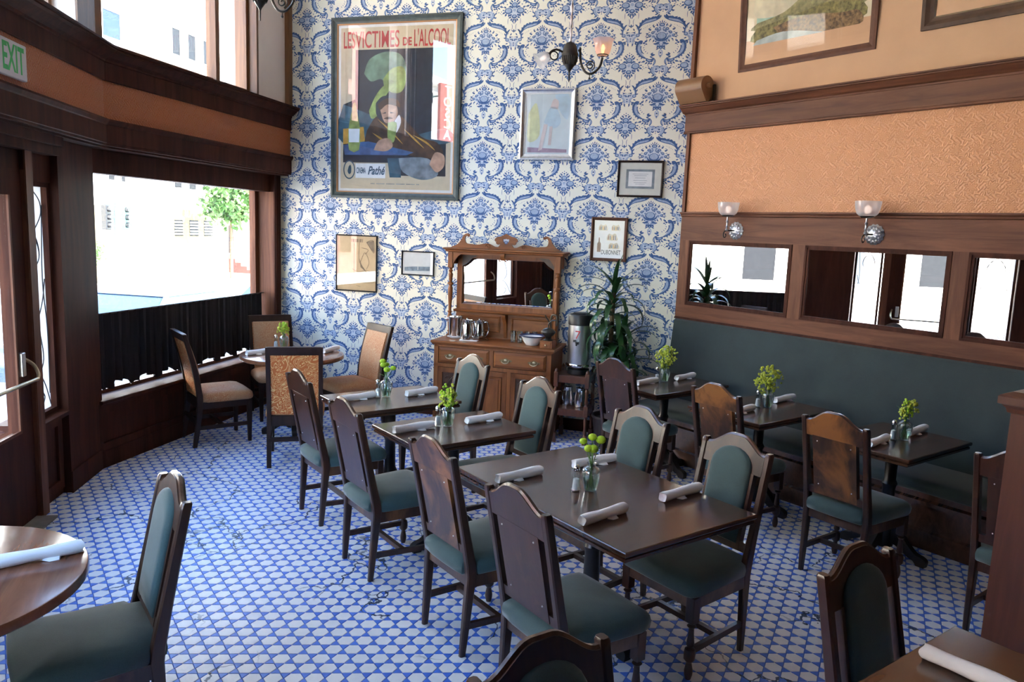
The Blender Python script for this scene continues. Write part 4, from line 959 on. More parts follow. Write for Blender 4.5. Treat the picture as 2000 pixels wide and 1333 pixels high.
VP_ = [(0.024, 0.002), (0.030, 0.004), (0.036, 0.030), (0.043, 0.065), (0.0455, 0.090), (0.044, 0.104), (0.036, 0.116), (0.022, 0.122), (0.019, 0.126), (0.020, 0.138), (0.023, 0.141)]
def vase(x, y, label, kind, seed):
    rnd = random.Random(seed); t = thing('flower_vase', label, 'vase', Matrix.Translation((x, y, TZ)) @ Matrix.Rotation(seed*1.3, 4, 'Z'), 'glass bottles of flowers on the tables')
    b = MB(); b.lathe([(0.001, 0.003)] + VP_ + [(0.020, 0.141), (0.017, 0.137), (0.016, 0.126), (0.019, 0.119), (0.033, 0.113), (0.041, 0.102), (0.0425, 0.090), (0.040, 0.065), (0.033, 0.030), (0.027, 0.008), (0.001, 0.007)], 22); b.build('glass', M_vase, t)
    MB().lathe([(0.026, 0.009), (0.0325, 0.030), (0.037, 0.052), (0.001, 0.052)], 18).build('water', M_water, t)
    nst = {0: 5, 1: 6, 2: 6}[kind]
    for k in range(nst):
        a = 2*pi*k/nst + rnd.uniform(-.4, .4); h = rnd.uniform(0.20, 0.27); rr = rnd.uniform(0.01, 0.05)
        if kind == 1: h = rnd.uniform(0.24, 0.33); rr = rnd.uniform(0.0, 0.085)
        p = spline([(-0.018*cos(a), -0.018*sin(a), 0.012), (0, 0, 0.09), (0.006*cos(a), 0.006*sin(a), 0.135), (rr*cos(a), rr*sin(a), h)], 4)
        MB().tube(p, 0.0022, 5).build('stem', M_stem, t)
        tip = p[-1]; b = MB()
        if kind == 0:
            r = rnd.uniform(0.019, 0.025)
            b.ball(tip, (r, r, r*0.8), 12, 7); b.build('bloom', M_bloom, t)
        else:
            # feathery spray of many small florets
            for q in range(44 if kind == 1 else 22):
                f = rnd.random(); zz = tip[2] - f*(0.15 if kind == 1 else 0.07); sp = 0.006 + (0.055*sin(pi*min(1, f*1.1)) if kind == 1 else 0.030*f)
                an = rnd.uniform(0, 2*pi); c = (tip[0]*(1-0.3*f) + sp*cos(an), tip[1]*(1-0.3*f) + sp*sin(an), zz + rnd.uniform(-.01, .01))
                b.ball(c, (0.006+0.004*rnd.random(), 0.006+0.004*rnd.random(), 0.008), 6, 4)
            b.build('bloom', M_golden if (k % 3 or kind == 1) else M_bloom, t)
    for k in range(5):
        a = rnd.uniform(0, 2*pi); z = rnd.uniform(0.15, 0.19); l = rnd.uniform(0.05, 0.075); up = rnd.uniform(0.3, 1.0)
        d = Vector((cos(a), sin(a), up)).normalized(); s_ = Vector((-sin(a), cos(a), 0))*0.008; p0 = Vector((0.008*cos(a), 0.008*sin(a), z))
        m = p0 + d*l*0.5; e = p0 + d*l
        MB().add([tuple(p0), tuple(m+s_), tuple(e), tuple(m-s_), tuple(m+Vector((0, 0, -0.004)))], [(0, 1, 4), (1, 2, 4), (2, 3, 4), (3, 0, 4)]).build('leaf', M_stem, t, recalc=False)
    return t
def shaker(x, y, label):
    t = thing('salt_shaker', label, 'shaker', Matrix.Translation((x, y, TZ)), 'glass salt shakers')
    MB().lathe([(0.001, 0), (0.025, 0.0), (0.027, 0.006), (0.022, 0.016), (0.0175, 0.06), (0.0145, 0.100), (0.0145, 0.102)], 10, cap1=False).build('glass', M_vase, t, ang=20)
    MB().lathe([(0.001, 0.004), (0.019, 0.006), (0.0185, 0.016), (0.0145, 0.06), (0.001, 0.066)], 10).build('salt', M_white, t)
    MB().lathe([(0.015, 0.099), (0.016, 0.103), (0.0155, 0.118), (0.011, 0.127), (0.004, 0.131), (0.001, 0.131)], 14).build('lid', M_steel, t)
vs = [('farthest small table', (0.068, 3.130), (0.045, 3.185), 0), ('middle small table', (0.988, 3.160), (0.956, 3.215), 2), ('four-seat table', (2.356, 3.178), (2.320, 3.240), 0),
      ('farthest bench table', (0.567, 0.745), (0.535, 0.800), 1), ('middle bench table', (1.627, 0.775), (1.575, 0.820), 1), ('nearest bench table', (2.636, 0.748), (2.595, 0.805), 2)]
for k, (nm, a, c, kd) in enumerate(vs):
    p = PR(*a); q = PR(*c)
    vase(p.x, p.y, {0: 'glass bottle of round lime blooms on the %s', 1: 'glass bottle of feathery yellow sprays on the %s', 2: 'glass bottle of mixed yellow green sprigs on the %s'}[kd] % nm, kd, k+3)
    shaker(q.x, q.y, 'glass salt shaker beside the flowers on the %s' % nm)
vase(-2.25, 7.44, 'glass bottle of small yellow green sprigs on the far round table', 2, 21); shaker(-2.33, 7.44, 'glass salt shaker beside the flowers on the far round table')

# ================================================================== sideboard
S0, S1, SD, CT = 2.055, 3.300, 0.50, 0.892
sb = thing('sideboard', 'carved oak sideboard with a mirrored upper part and brass handles', 'sideboard', FB)
b = MB(); b.box(S0+0.02, S1-0.02, -SD+0.03, -0.012, 0.06, CT-0.03); b.box(S0+0.03, S1-0.03, -SD+0.06, -0.03, 0.0, 0.06); b.build('body', M_side_v, sb, smooth=False)
b = MB(); rs = []
for o, z in ((-0.015, -0.045), (-0.002, -0.04), (0.002, -0.03), (0.012, -0.02), (0.012, -0.004), (0.006, 0.0)): rs.append([(S0-o, -SD-o, CT+z), (S1+o, -SD-o, CT+z), (S1+o, -0.01, CT+z), (S0-o, -0.01, CT+z)])
b.rings(rs); b.build('counter_top', M_side, sb, smooth=False)
FY = -SD+0.03
b = MB(); W0, W1 = S0+0.02, S1-0.02; mid = (W0+W1)/2
for x0, x1 in ((W0, W0+0.045), (W1-0.045, W1)): b.box(x0, x1, FY-0.02, FY, 0.06, CT-0.03)
b.box(W0, W1, FY-0.02, FY, 0.63, 0.665); b.box(W0, W1, FY-0.02, FY, CT-0.06, CT-0.03); b.box(mid-0.02, mid+0.02, FY-0.02, FY, 0.66, CT-0.05); b.box(W0, W1, FY-0.02, FY, 0.06, 0.12)
t3 = (W1-W0-0.09)/3
for k in (1, 2): b.box(W0+0.045+t3*k-0.02, W0+0.045+t3*k+0.02, FY-0.02, FY, 0.1, 0.64)
b.build('face_frame', M_side_v, sb, smooth=False)
def pull(x, z, parent, y):
    b = MB(); o = [(0.055*cos(a)*(1+0.25*cos(2*a)), 0.024*sin(a)*(1+0.2*cos(4*a))) for a in [2*pi*i/24 for i in range(24)]]
    b.prism([(x+p*0.92, z+q*0.9) for p, q in o], 'y', y-0.004, y)
    bk = b.build('brass_pull', M_bronze2, parent); b = MB()
    b.ball((x, y-0.004, z+0.004), (0.018, 0.006, 0.012), 10, 6)
    b.tube(spline([(x-0.036, y-0.006, z+0.004), (x-0.034, y-0.024, z-0.012), (x, y-0.03, z-0.024), (x+0.034, y-0.024, z-0.012), (x+0.036, y-0.006, z+0.004)], 4), 0.0045, 6)
    b.build('bail', M_brass, parent)
for x0, x1 in ((W0+0.05, mid-0.025), (mid+0.025, W1-0.05)):
    b = MB(); rs = [[(x0+i, FY-y, 0.672+i), (x1-i, FY-y, 0.672+i), (x1-i, FY-y, CT-0.066-i), (x0+i, FY-y, CT-0.066-i)] for i, y in ((0, 0.0), (0, 0.018), (0.012, 0.024), (0.024, 0.030))]
    b.rings(rs); dw = b.build('drawer', M_side, sb, smooth=False)
    for f in (0.24, 0.78): pull(x0+(x1-x0)*f, 0.745, dw, FY-0.030)
def door_panel(x0, x1, carved):
    b = MB(); z0, z1 = 0.125, 0.625
    b.box(x0, x1, FY-0.008, FY, z0, z1)
    for a in ((x0, x0+0.045, z0, z1), (x1-0.045, x1, z0, z1), (x0, x1, z0, z0+0.05), (x0, x1, z1-0.05, z1)): b.box(a[0], a[1], FY-0.020, FY, a[2], a[3])
    if not carved: b.rings([[(x0+i, FY-y, z0+i), (x1-i, FY-y, z0+i), (x1-i, FY-y, z1-i), (x0+i, FY-y, z1-i)] for i, y in ((0.05, 0.008), (0.055, 0.02), (0.075, 0.014), (0.085, 0.018))])
    d = b.build('cupboard_door' if carved else 'centre_panel', M_side_v, sb, smooth=False)
    if carved:
        c = MB(); cx = (x0+x1)/2; hw = (x1-x0)/2-0.05
        c.box(x0+0.047, x1-0.047, FY-0.010, FY-0.006, z0+0.05, z1-0.05)
        for s in (-1, 1):
            for zz, r in ((z1-0.11, 0.030), (z1-0.22, 0.026), (z1-0.34, 0.028), (z0+0.09, 0.022)):
                c.tube([(cx+s*(hw*0.55)+s*k_*cos(a), FY-0.014, zz+k_*sin(a)) for a, k_ in [(0.5*i, r*(1-i/14)) for i in range(12)]], 0.006, 6)
            c.tube(spline([(cx, FY-0.014, z0+0.09), (cx+s*hw*0.6, FY-0.016, z0+0.18), (cx+s*hw*0.15, FY-0.016, z0+0.27), (cx+s*hw*0.6, FY-0.016, z1-0.17), (cx, FY-0.014, z1-0.08)], 5), 0.007, 6)
        for zz in (z0+0.13, z0+0.25, z1-0.12): c.ball((cx, FY-0.012, zz), (0.022, 0.012, 0.03), 8, 6)
        c.build('carving', M_carve, d)
door_panel(W0+0.047, W0+0.045+t3-0.022, True); door_panel(W0+0.045+t3+0.022, W0+0.045+2*t3-0.022, False); door_panel(W0+0.045+2*t3+0.022, W1-0.047, True)
# upper part
X0, X1 = 2.085, 3.275; UZ = 1.80
b = MB(); b.box(X0+0.05, X1-0.05, -0.055, -0.012, CT, UZ-0.03); b.build('back_board', M_side, sb, smooth=False)
for x in (X0+0.035, X1-0.035):
    b = MB(); b.cbox(x-0.026, x+0.026, -0.228, -0.176, CT, CT+0.03, 0.004)
    b.lathe([(0.022, CT+0.03), (0.014, CT+0.05), (0.024, CT+0.062), (0.014, CT+0.075), (0.017, CT+0.10), (0.022, CT+0.18), (0.024, CT+0.22), (0.015, CT+0.25), (0.026, CT+0.262), (0.015, CT+0.275), (0.016, CT+0.33), (0.024, CT+0.44), (0.025, CT+0.50), (0.016, CT+0.53), (0.032, CT+0.545), (0.032, CT+0.556), (0.015, CT+0.57), (0.020, CT+0.62), (0.024, CT+0.645), (0.013, CT+0.665), (0.023, CT+0.68), (0.013, CT+0.695), (0.020, CT+0.71)], 16, (x, -0.202, 0))
    b.cbox(x-0.026, x+0.026, -0.228, -0.176, CT+0.71, UZ-0.02, 0.004); b.build('turned_post', M_side_v, sb)
    b = MB(); b.box(x-0.022, x+0.022, -0.2, -0.05, CT+0.75, UZ-0.02); b.build('side_rail', M_side, sb, smooth=False)
b = MB(); rs = []
for o, z in ((0.0, -0.035), (0.012, -0.028), (0.015, -0.015), (0.035, -0.006), (0.035, 0.004), (0.02, 0.008)): rs.append([(X0-o, -0.232-o, UZ+z), (X1+o, -0.232-o, UZ+z), (X1+o, -0.012, UZ+z), (X0-o, -0.012, UZ+z)])
b.rings(rs); b.build('canopy', M_side, sb, smooth=False)
# arched apron under the canopy
n = 40; pts = []
for i in range(n+1):
    f = i/n; x = X0+0.06 + (X1-X0-0.12)*f; e = min(f, 1-f); pts.append((x, UZ-0.055 - 0.11*max(0, 1-e/0.09)**2))
b = MB(); b.prism([(X0+0.06, UZ-0.03)] + [(X1-0.06, UZ-0.03)] + pts[::-1], 'y', -0.222, -0.200); b.build('apron', M_side, sb, ang=25)
b = MB(); cx = (X0+X1)/2; b.prism(spline([(-0.225, UZ-0.03), (-0.262, UZ-0.035), (-0.262, UZ-0.06), (-0.24, UZ-0.085), (-0.225, UZ-0.10)], 3), 'x', cx-0.022, cx+0.022)
for s in (-1, 1): b.tube([(cx+s*0.03+0.018*(1-i/12)*cos(0.6*i), -0.226, UZ-0.10+0.018*(1-i/12)*sin(0.6*i)) for i in range(11)], 0.006, 6)
b.build('console', M_side, sb)
# mirror and its frame
MX0, MX1, MZ0, MZ1 = X0+0.115, X1-0.105, 1.232, 1.735
b = MB(); b.box(MX0-0.05, MX0, -0.085, -0.055, MZ0-0.05, MZ1+0.03); b.box(MX1, MX1+0.05, -0.085, -0.055, MZ0-0.05, MZ1+0.03); b.box(MX0-0.05, MX1+0.05, -0.085, -0.055, MZ0-0.055, MZ0); b.box(MX0-0.05, MX1+0.05, -0.085, -0.055, MZ1-0.03, MZ1+0.03)
b.build('mirror_frame', M_side_v, sb, smooth=False)
def mo(ins):
    a, c, z0, z1 = MX0+ins, MX1-ins, MZ0+ins, MZ1-ins-0.015
    L = [(a, z0), (c, z0), (c, z1-0.09), (c-0.02, z1-0.078), (c-0.06, z1-0.05), (c-0.10, z1-0.012), (c-0.14, z1), (a+0.14, z1), (a+0.10, z1-0.012), (a+0.06, z1-0.05), (a+0.02, z1-0.078), (a, z1-0.09)]
    return L
b = MB(); tl = lambda z: -(z-MZ0)*0.026
b.rings([[(x, -0.0545, z) for x, z in mo(0)], [(x, -0.057+tl(z), z) for x, z in mo(0)], [(x, -0.0615+tl(z), z) for x, z in mo(0.022)]]); b.build('mirror_glass', M_mirror, sb, smooth=False)
for s, xa in ((1, MX0), (-1, MX1)):
    b = MB(); b.prism([(xa, MZ1), (xa, MZ1-0.115), (xa+s*0.02, MZ1-0.10), (xa+s*0.065, MZ1-0.07), (xa+s*0.11, MZ1-0.028), (xa+s*0.15, MZ1-0.015), (xa+s*0.15, MZ1)], 'y', -0.088, -0.076); b.build('corner_carving', M_carve, sb, smooth=False)
b = MB(); b.prism([(-0.05, 1.148), (-0.13, 1.150), (-0.155, 1.158), (-0.16, 1.170), (-0.15, 1.178), (-0.05, 1.182)], 'x', X0+0.055, X1-0.055); b.build('shelf', M_side, sb, smooth=False)
b = MB()
for a, c in ((X0+0.09, cx-0.06), (cx+0.06, X1-0.09)):
    b.rings([[(a+i, -0.055-y, CT+0.06+i), (c-i, -0.055-y, CT+0.06+i), (c-i, -0.055-y, 1.12-i), (a+i, -0.055-y, 1.12-i)] for i, y in ((0, 0.0), (0, 0.010), (0.012, 0.014), (0.022, 0.004))])
b.build('back_panel', M_side, sb, smooth=False)
b = MB(); b.prism(spline([(-0.055, CT+0.01), (-0.075, CT+0.08), (-0.09, CT+0.16), (-0.14, CT+0.22), (-0.15, CT+0.255)], 4) + [(-0.055, CT+0.255)], 'x', cx-0.018, cx+0.018); b.build('bracket', M_side_v, sb)
# carved pediment
def half(s):
    c = cx
    o = spline([(0.60, 0.0), (0.52, 0.035), (0.475, 0.085), (0.455, 0.125), (0.420, 0.148), (0.395, 0.140), (0.392, 0.122)], 4) + spline([(0.405, 0.118), (0.420, 0.125), (0.432, 0.112), (0.436, 0.085), (0.420, 0.050), (0.36, 0.042), (0.30, 0.040), (0.23, 0.052), (0.19, 0.056), (0.150, 0.042), (0.115, 0.026), (0.075, 0.022), (0.075, 0.0)], 4)
    return [(c+s*x, UZ+0.006+z) for x, z in o]
for s in (-1, 1):
    b = MB(); b.prism(half(s), 'y', -0.150, -0.128)
    b.tube([(cx+s*0.185+s*0.028*(1-i/13)*cos(0.62*i), -0.152, UZ+0.034+0.026*(1-i/13)*sin(0.62*i)) for i in range(12)], 0.005, 6)
    b.tube([(cx+s*0.40+s*0.016*(1-i/12)*cos(0.6*i+2), -0.152, UZ+0.135+0.016*(1-i/12)*sin(0.6*i+2)) for i in range(10)], 0.005, 6)
    b.build('scroll_pediment', M_side, sb, ang=30)
b = MB(); oc_ = []
for s in (-1, 1):
    o = spline([(0.012, 0.0), (0.085, 0.0), (0.075, 0.03), (0.060, 0.052), (0.085, 0.048), (0.105, 0.066), (0.098, 0.085), (0.112, 0.078), (0.118, 0.102), (0.090, 0.125), (0.055, 0.132), (0.025, 0.146), (0.0, 0.160)], 3)
    inn = spline([(0.0, 0.112), (0.016, 0.104), (0.030, 0.108), (0.032, 0.085), (0.012, 0.058), (0.0, 0.055)], 3)
    b.prism([(cx+s*x, UZ+0.006+z) for x, z in o] + [(cx+s*x, UZ+0.006+z) for x, z in inn] + [(cx, UZ+0.006)], 'y', -0.152, -0.128)
b.build('crest', M_side, sb, ang=30)

# ---- things on the sideboard
CZ = CT + 0.0005
def BM(s, d, z=0.0, a=0.0): return FB @ Matrix.Translation((s, -d, z)) @ Matrix.Rotation(R(a), 4, 'Z')
def pitcher(M, label, h=0.20, r=0.062, mat=None):
    mat = mat or M_steel
    t = thing('steel_pitcher', label, 'pitcher', M, 'polished steel pitchers')
    MB().lathe([(r*0.9, 0), (r*1.08, 0.004), (r*1.10, 0.02), (r*1.05, h*0.4), (r*0.92, h*0.75), (r*0.86, h*0.93), (r*0.90, h), (r*0.84, h), (r*0.80, h*0.9), (0.001, h*0.88)], 28).build('body', mat, t)
    MB().lathe([(r*0.82, h*0.955), (r*0.7, h*1.0), (r*0.3, h*1.04), (r*0.10, h*1.05), (r*0.12, h*1.09), (0.001, h*1.11)], 20).build('lid', mat, t)
    MB().tube(spline([(r*0.86, 0, h*0.90), (r*1.35, 0, h*0.93), (r*1.62, 0, h*0.72), (r*1.60, 0, h*0.40), (r*1.15, 0, h*0.16), (r*1.05, 0, h*0.20)], 5), 0.007, 8).build('handle', mat, t)
    MB().prism([(-r*0.80, h*0.80), (-r*1.18, h*0.99), (-r*0.8, h*0.97)], 'y', -0.016, 0.016).build('spout', mat, t)
    return t
def plate_(M, r, label):
    o = MB().lathe([(r*0.6, 0.0), (r*0.62, 0.004), (r*0.95, 0.014), (r, 0.017), (r*0.97, 0.018), (r*0.6, 0.007), (0.001, 0.006)], 32).build('saucer', M_white, None, M); tag(o, label, 'saucer')
plate_(BM(2.205, 0.250, CZ), 0.088, 'white oval saucer under the ice bucket on the sideboard')
ib = thing('ice_bucket', 'tall polished steel ice bucket at the left end of the sideboard', 'bucket', BM(2.205, 0.250, CZ+0.0075))
MB().lathe([(0.055, 0), (0.062, 0.006), (0.074, 0.20), (0.078, 0.205), (0.078, 0.212), (0.071, 0.212), (0.060, 0.02), (0.001, 0.015)], 28).build('body', M_steel, ib)
for s in (-1, 1): MB().tube(spline([(s*0.072, 0, 0.16), (s*0.098, 0, 0.165), (s*0.10, 0, 0.185), (s*0.074, 0, 0.19)], 4), 0.005, 6).build('handle', M_steel, ib)
ty = thing('serving_tray', 'white folded cloth under the nearer steel pitcher', 'cloth', BM(2.385, 0.345, CZ, 8)); MB().cbox(-0.085, 0.10, -0.065, 0.065, 0, 0.010, 0.003).build('cloth', M_napkin, ty, smooth=False)
pitcher(BM(2.365, 0.345, CZ+0.0105, -12), 'polished steel pitcher on a white cloth on the sideboard', 0.195, 0.064)
pitcher(BM(2.445, 0.205, CZ, 10), 'steel pitcher standing behind the nearer pitcher on the sideboard', 0.19, 0.060)
ld = thing('wooden_muddler', 'wooden stick with a knob lying beside the pitchers on the sideboard', 'stick', BM(2.49, 0.30, CZ+0.012, 40)); MB().tube([(-0.07, 0, 0), (0.07, 0, 0)], 0.007, 8).ball((0.078, 0, 0.002), 0.013, 10, 6).build('rod', M_side, ld)
for k, (s_, d_) in enumerate(((2.810, 0.215), (2.885, 0.225), (2.955, 0.20), (3.02, 0.17))):
    g = thing('drinking_glass', ['leftmost clear drinking glass on the sideboard', 'second clear drinking glass from the left on the sideboard', 'third clear drinking glass from the left on the sideboard', 'clear drinking glass behind the white bowl on the sideboard'][k], 'glass', BM(s_, d_, CZ), 'drinking glasses on the sideboard')
    MB().lathe([(0.001, 0.008), (0.024, 0.0), (0.026, 0.004), (0.029, 0.05), (0.031, 0.115), (0.029, 0.115), (0.026, 0.05), (0.023, 0.012), (0.001, 0.010)], 18).build('tumbler', M_vase, g)
bo = thing('enamel_bowl', 'white enamel bowl with a dark blue rim on the sideboard', 'bowl', BM(3.035, 0.315, CZ))
MB().lathe([(0.055, 0), (0.062, 0.004), (0.085, 0.04), (0.105, 0.085), (0.108, 0.088), (0.100, 0.086), (0.080, 0.045), (0.055, 0.010), (0.001, 0.008)], 32).build('basin', M_white, bo)
MB().lathe([(0.104, 0.083), (0.128, 0.094), (0.130, 0.097), (0.127, 0.099), (0.104, 0.089)], 32, cap0=False, cap1=False).build('rim', M_navy, bo)
gr = thing('coffee_grinder', 'old hand coffee grinder with a wooden drawer box on the sideboard', 'coffee grinder', BM(3.222, 0.418, CZ, -4))
MB().cbox(-0.062, 0.062, -0.062, 0.062, 0, 0.075, 0.003).build('box', M_side, gr, smooth=False)
dw = MB().cbox(-0.045, 0.045, -0.068, -0.060, 0.012, 0.060, 0.002).build('drawer', M_side_v, gr, smooth=False); MB().ball((0, -0.074, 0.036), 0.009, 10, 6).build('knob', M_brass, dw)
MB().lathe([(0.05, 0.075), (0.05, 0.08), (0.025, 0.09), (0.03, 0.11), (0.055, 0.13), (0.072, 0.155), (0.070, 0.162), (0.045, 0.185), (0.02, 0.195), (0.001, 0.197)], 24).build('hopper', M_bronze, gr)
MB().tube(spline([(0, 0, 0.19), (0, 0, 0.235), (0.03, 0, 0.265), (0.08, 0.0, 0.27), (0.085, 0, 0.24)], 4), 0.006, 8).build('crank', M_bronze, gr)
md = thing('cast_juicer', 'black cast iron lever press behind the bowl on the sideboard', 'press', BM(3.205, 0.27, CZ))
MB().cbox(-0.05, 0.05, -0.04, 0.04, 0, 0.02, 0.004).build('foot', M_black, md, smooth=False)
MB().tube(spline([(0, 0.02, 0.02), (0, 0.02, 0.15), (0, 0.02, 0.285), (0.03, 0.01, 0.305), (0.06, 0, 0.29), (0.06, 0, 0.20)], 5), 0.009, 8).build('column', M_bronze, md)
MB().tube([(-0.06, 0.0, 0.30), (-0.01, 0.015, 0.22), (0.0, 0.02, 0.17)], 0.007, 8).build('lever', M_bronze, md)

# ---- service cart with the water dispenser
ct = thing('service_cart', 'dark turned-leg wooden cart between sideboard and plant', 'cart', BM(3.495, 0.36, 0, 0))
CW, CD, CH = 0.150, 0.155, 0.700
for sx in (-1, 1):
    for sy in (-1, 1):
        x, y = sx*CW, sy*CD
        b = MB(); b.cbox(x-0.021, x+0.021, y-0.021, y+0.021, 0.0, 0.09, 0.003); b.lathe([(0.018, 0.09), (0.012, 0.10), (0.018, 0.115), (0.014, 0.16), (0.019, 0.24), (0.012, 0.262), (0.018, 0.275)], 12, (x, y, 0)); b.cbox(x-0.021, x+0.021, y-0.021, y+0.021, 0.275, 0.38, 0.003)
        b.lathe([(0.018, 0.38), (0.012, 0.392), (0.019, 0.41), (0.014, 0.46), (0.019, 0.52), (0.012, 0.54), (0.018, 0.55)], 12, (x, y, 0)); b.cbox(x-0.021, x+0.021, y-0.021, y+0.021, 0.55, 0.69, 0.003); b.lathe([(0.018, 0.69), (0.019, 0.70), (0.012, 0.715), (0.004, 0.722)], 12, (x, y, 0))
        b.build('turned_leg', M_post, ct)
for z0 in (0.62, 0.30): MB().box(-CW, CW, -CD, CD, z0+0.02, z0+0.038).box(-CW, CW, -CD-0.012, -CD+0.012, z0-0.03, z0+0.035).box(-CW, CW, CD-0.012, CD+0.012, z0-0.03, z0+0.035).box(-CW-0.012, -CW+0.012, -CD, CD, z0-0.03, z0+0.035).box(CW-0.012, CW+0.012, -CD, CD, z0-0.03, z0+0.035).build('tray_shelf', M_post, ct, smooth=False)
dp = thing('drink_dispenser', 'brushed steel drink dispenser with a black lid and red 7 on the cart', 'dispenser', BM(3.52, 0.355, 0.6585, 0))
MB().lathe([(0.10, 0), (0.105, 0.004), (0.105, 0.05), (0.08, 0.055), (0.08, 0.075)], 32).build('stand', M_black, dp)
MB().lathe([(0.106, 0.075), (0.112, 0.08), (0.114, 0.085), (0.114, 0.475), (0.108, 0.478)], 36).build('tank', M_brushed, dp)
MB().lathe([(0.118, 0.075), (0.121, 0.08), (0.121, 0.10), (0.118, 0.105)], 36).build('base_band', M_steel, dp)
MB().lathe([(0.108, 0.475), (0.117, 0.48), (0.117, 0.565), (0.11, 0.575), (0.08, 0.582), (0.07, 0.592), (0.001, 0.594)], 36).build('lid', M_black, dp)
b = MB(); b.box(-0.016, 0.016, -0.132, -0.108, 0.30, 0.325); b.tube(spline([(0, -0.13, 0.31), (0, -0.155, 0.31), (0, -0.16, 0.29)], 4), 0.008, 8); b.box(-0.03, -0.012, -0.16, -0.135, 0.325, 0.345); b.build('tap', M_black, dp)
text_mesh('7', M_red, 'lettering', dp, Matrix.Translation((0.0, -0.1155, 0.385)) @ Matrix.Rotation(R(90), 4, 'X'), 0.11)
for k, (x, y, a) in enumerate(((-0.070, 0.0, 255), (0.068, -0.015, 285))):
    pitcher(ct.matrix_local @ Matrix.Translation((x, y, 0.3385)) @ Matrix.Rotation(R(a), 4, 'Z'), ['left polished pitcher on the lower shelf of the cart', 'right polished pitcher on the lower shelf of the cart'][k], 0.185, 0.058)

# ---- tall dracaena
pl = thing('potted_dracaena', 'tall potted plant with long drooping green leaves in front of the wallpaper', 'plant', BM(3.86, 0.42, 0))
MB().lathe([(0.12, 0), (0.13, 0.01), (0.165, 0.27), (0.175, 0.28), (0.175, 0.30), (0.16, 0.30), (0.15, 0.26), (0.001, 0.25)], 28).build('pot', M_pot, pl)
rnd = random.Random(11)
def strap(b, base, az, length, up, droop, wid):
    n = 9; pts = []; d = Vector((cos(az), sin(az), 0)); side = Vector((-sin(az), cos(az), 0)); p = Vector(base); ang_ = up; st = length/n
    for k in range(n+1):
        t = k/n; w = wid*(0.35+0.65*sin(pi*min(1, t*1.5+0.08)) if t < 0.28 else sin(pi*(0.5+0.5*(t-0.28)/0.72))+0.02)
        pts.append((p.copy(), w)); p = p + (d*cos(ang_) + Vector((0, 0, 1))*sin(ang_))*st; ang_ -= droop/n*(0.5+1.2*t)
    o = len(b.v)
    for p, w in pts: b.v += [tuple(p + side*w + Vector((0, 0, w*0.30))), tuple(p), tuple(p - side*w + Vector((0, 0, w*0.30)))]
    for k in range(n):
        for j in (0, 1): b.f.append((o+k*3+j, o+k*3+j+1, o+k*3+3+j+1, o+k*3+3+j)); b.m.append(0)
for tx, ty_, th in ((-0.03, 0.0, 1.52), (0.07, 0.05, 1.05), (0.10, -0.06, 0.82)):
    MB().tube(spline([(tx*0.4, ty_*0.4, 0.25), (tx, ty_, th*0.6), (tx, ty_, th)], 5), [0.022]*10+[0.016], 8).build('cane', M_trunk, pl)
    nl_ = int(38 + 30*(th > 1.3))
    if th > 1.3:
        for az, up, ln, dr_ in ((0.6, 82, 0.34, 0.35), (3.5, 74, 0.30, 0.5), (5.0, 60, 0.38, 0.7), (0.1, 48, 0.42, 0.9), (2.7, 50, 0.40, 1.1), (3.3, 30, 0.42, 1.3), (5.8, 32, 0.44, 1.2), (4.4, 40, 0.36, 1.2), (1.6, 62, 0.30, 0.8)):
            b = MB(); strap(b, (tx, ty_, th), az, ln, R(up), dr_, 0.021); b.build('leaf', M_leaf, pl, recalc=False, ang=80)
    for k in range(int(nl_*0.16) if th > 1.3 else 0, nl_):
        f = k/nl_; z = th - (0.62 if th > 1.3 else 0.34)*f + rnd.uniform(-.02, .02); az = k*2.4 + rnd.uniform(-.3, .3)
        up = R(76) - f*R(110) + rnd.uniform(-.12, .12); ln = rnd.uniform(0.36, 0.50) * (0.72 if f < 0.08 else 1.0); dr_ = (0.7 + 2.6*min(1, f*3.2)) + rnd.uniform(-.2, .3)
        if sin(az) > 0.3: ln *= 0.72
        b = MB(); strap(b, (tx, ty_, z), az, ln, up, dr_, 0.031); b.build('leaf', M_leaf, pl, recalc=False, ang=80)

# ================================================================== pictures
def framed(name, label, M, w, h, fw, depth, fmat, inner=None, matw=0.0, matmat=None, paper=None, glass=True, cat='picture', gm=None):
    """upright in the x,z plane, centred on 0, back at y = 0, -y to the room"""
    t = thing(name, label, cat, M)
    b = MB(); x, z = w/2, h/2
    prof = [(0.0, 0.0), (0.0, -depth), (fw*0.35, -depth-0.004), (fw*0.7, -depth*0.75), (fw, -depth*0.6), (fw, 0.0)]
    cs = [(-1, -1), (1, -1), (1, 1), (-1, 1)]
    rs = [[(sx*(x-i), y, sz*(z-i)) for sx, sz in cs] for i, y in prof]
    b.rings(rs, cap0=False, cap1=False); b.build('frame', fmat, t, smooth=False)
    if inner:
        b = MB(); f2 = fw; b.rings([[(sx*(x-i), y, sz*(z-i)) for sx, sz in cs] for i, y in ((f2, 0.0), (f2, -depth*0.6), (f2+0.012, -depth*0.45), (f2+0.012, 0))], cap0=False, cap1=False); b.build('inner_fillet', inner, t, smooth=False); fw = fw+0.012
    MB().box(-x+fw*0.8, x-fw*0.8, -0.006, -0.001, -z+fw*0.8, z-fw*0.8).build('paper' if not matw else 'mount', matmat or paper, t, smooth=False)
    if matw: MB().box(-x+fw+matw, x-fw-matw, -0.0072, -0.006, -z+fw+matw, z-fw-matw).build('print', paper, t, smooth=False)
    if glass: MB().box(-x+fw*0.8, x-fw*0.8, -0.0135, -0.012, -z+fw*0.8, z-fw*0.8).build('glass', gm or M_picglass, t, smooth=False)
    return t
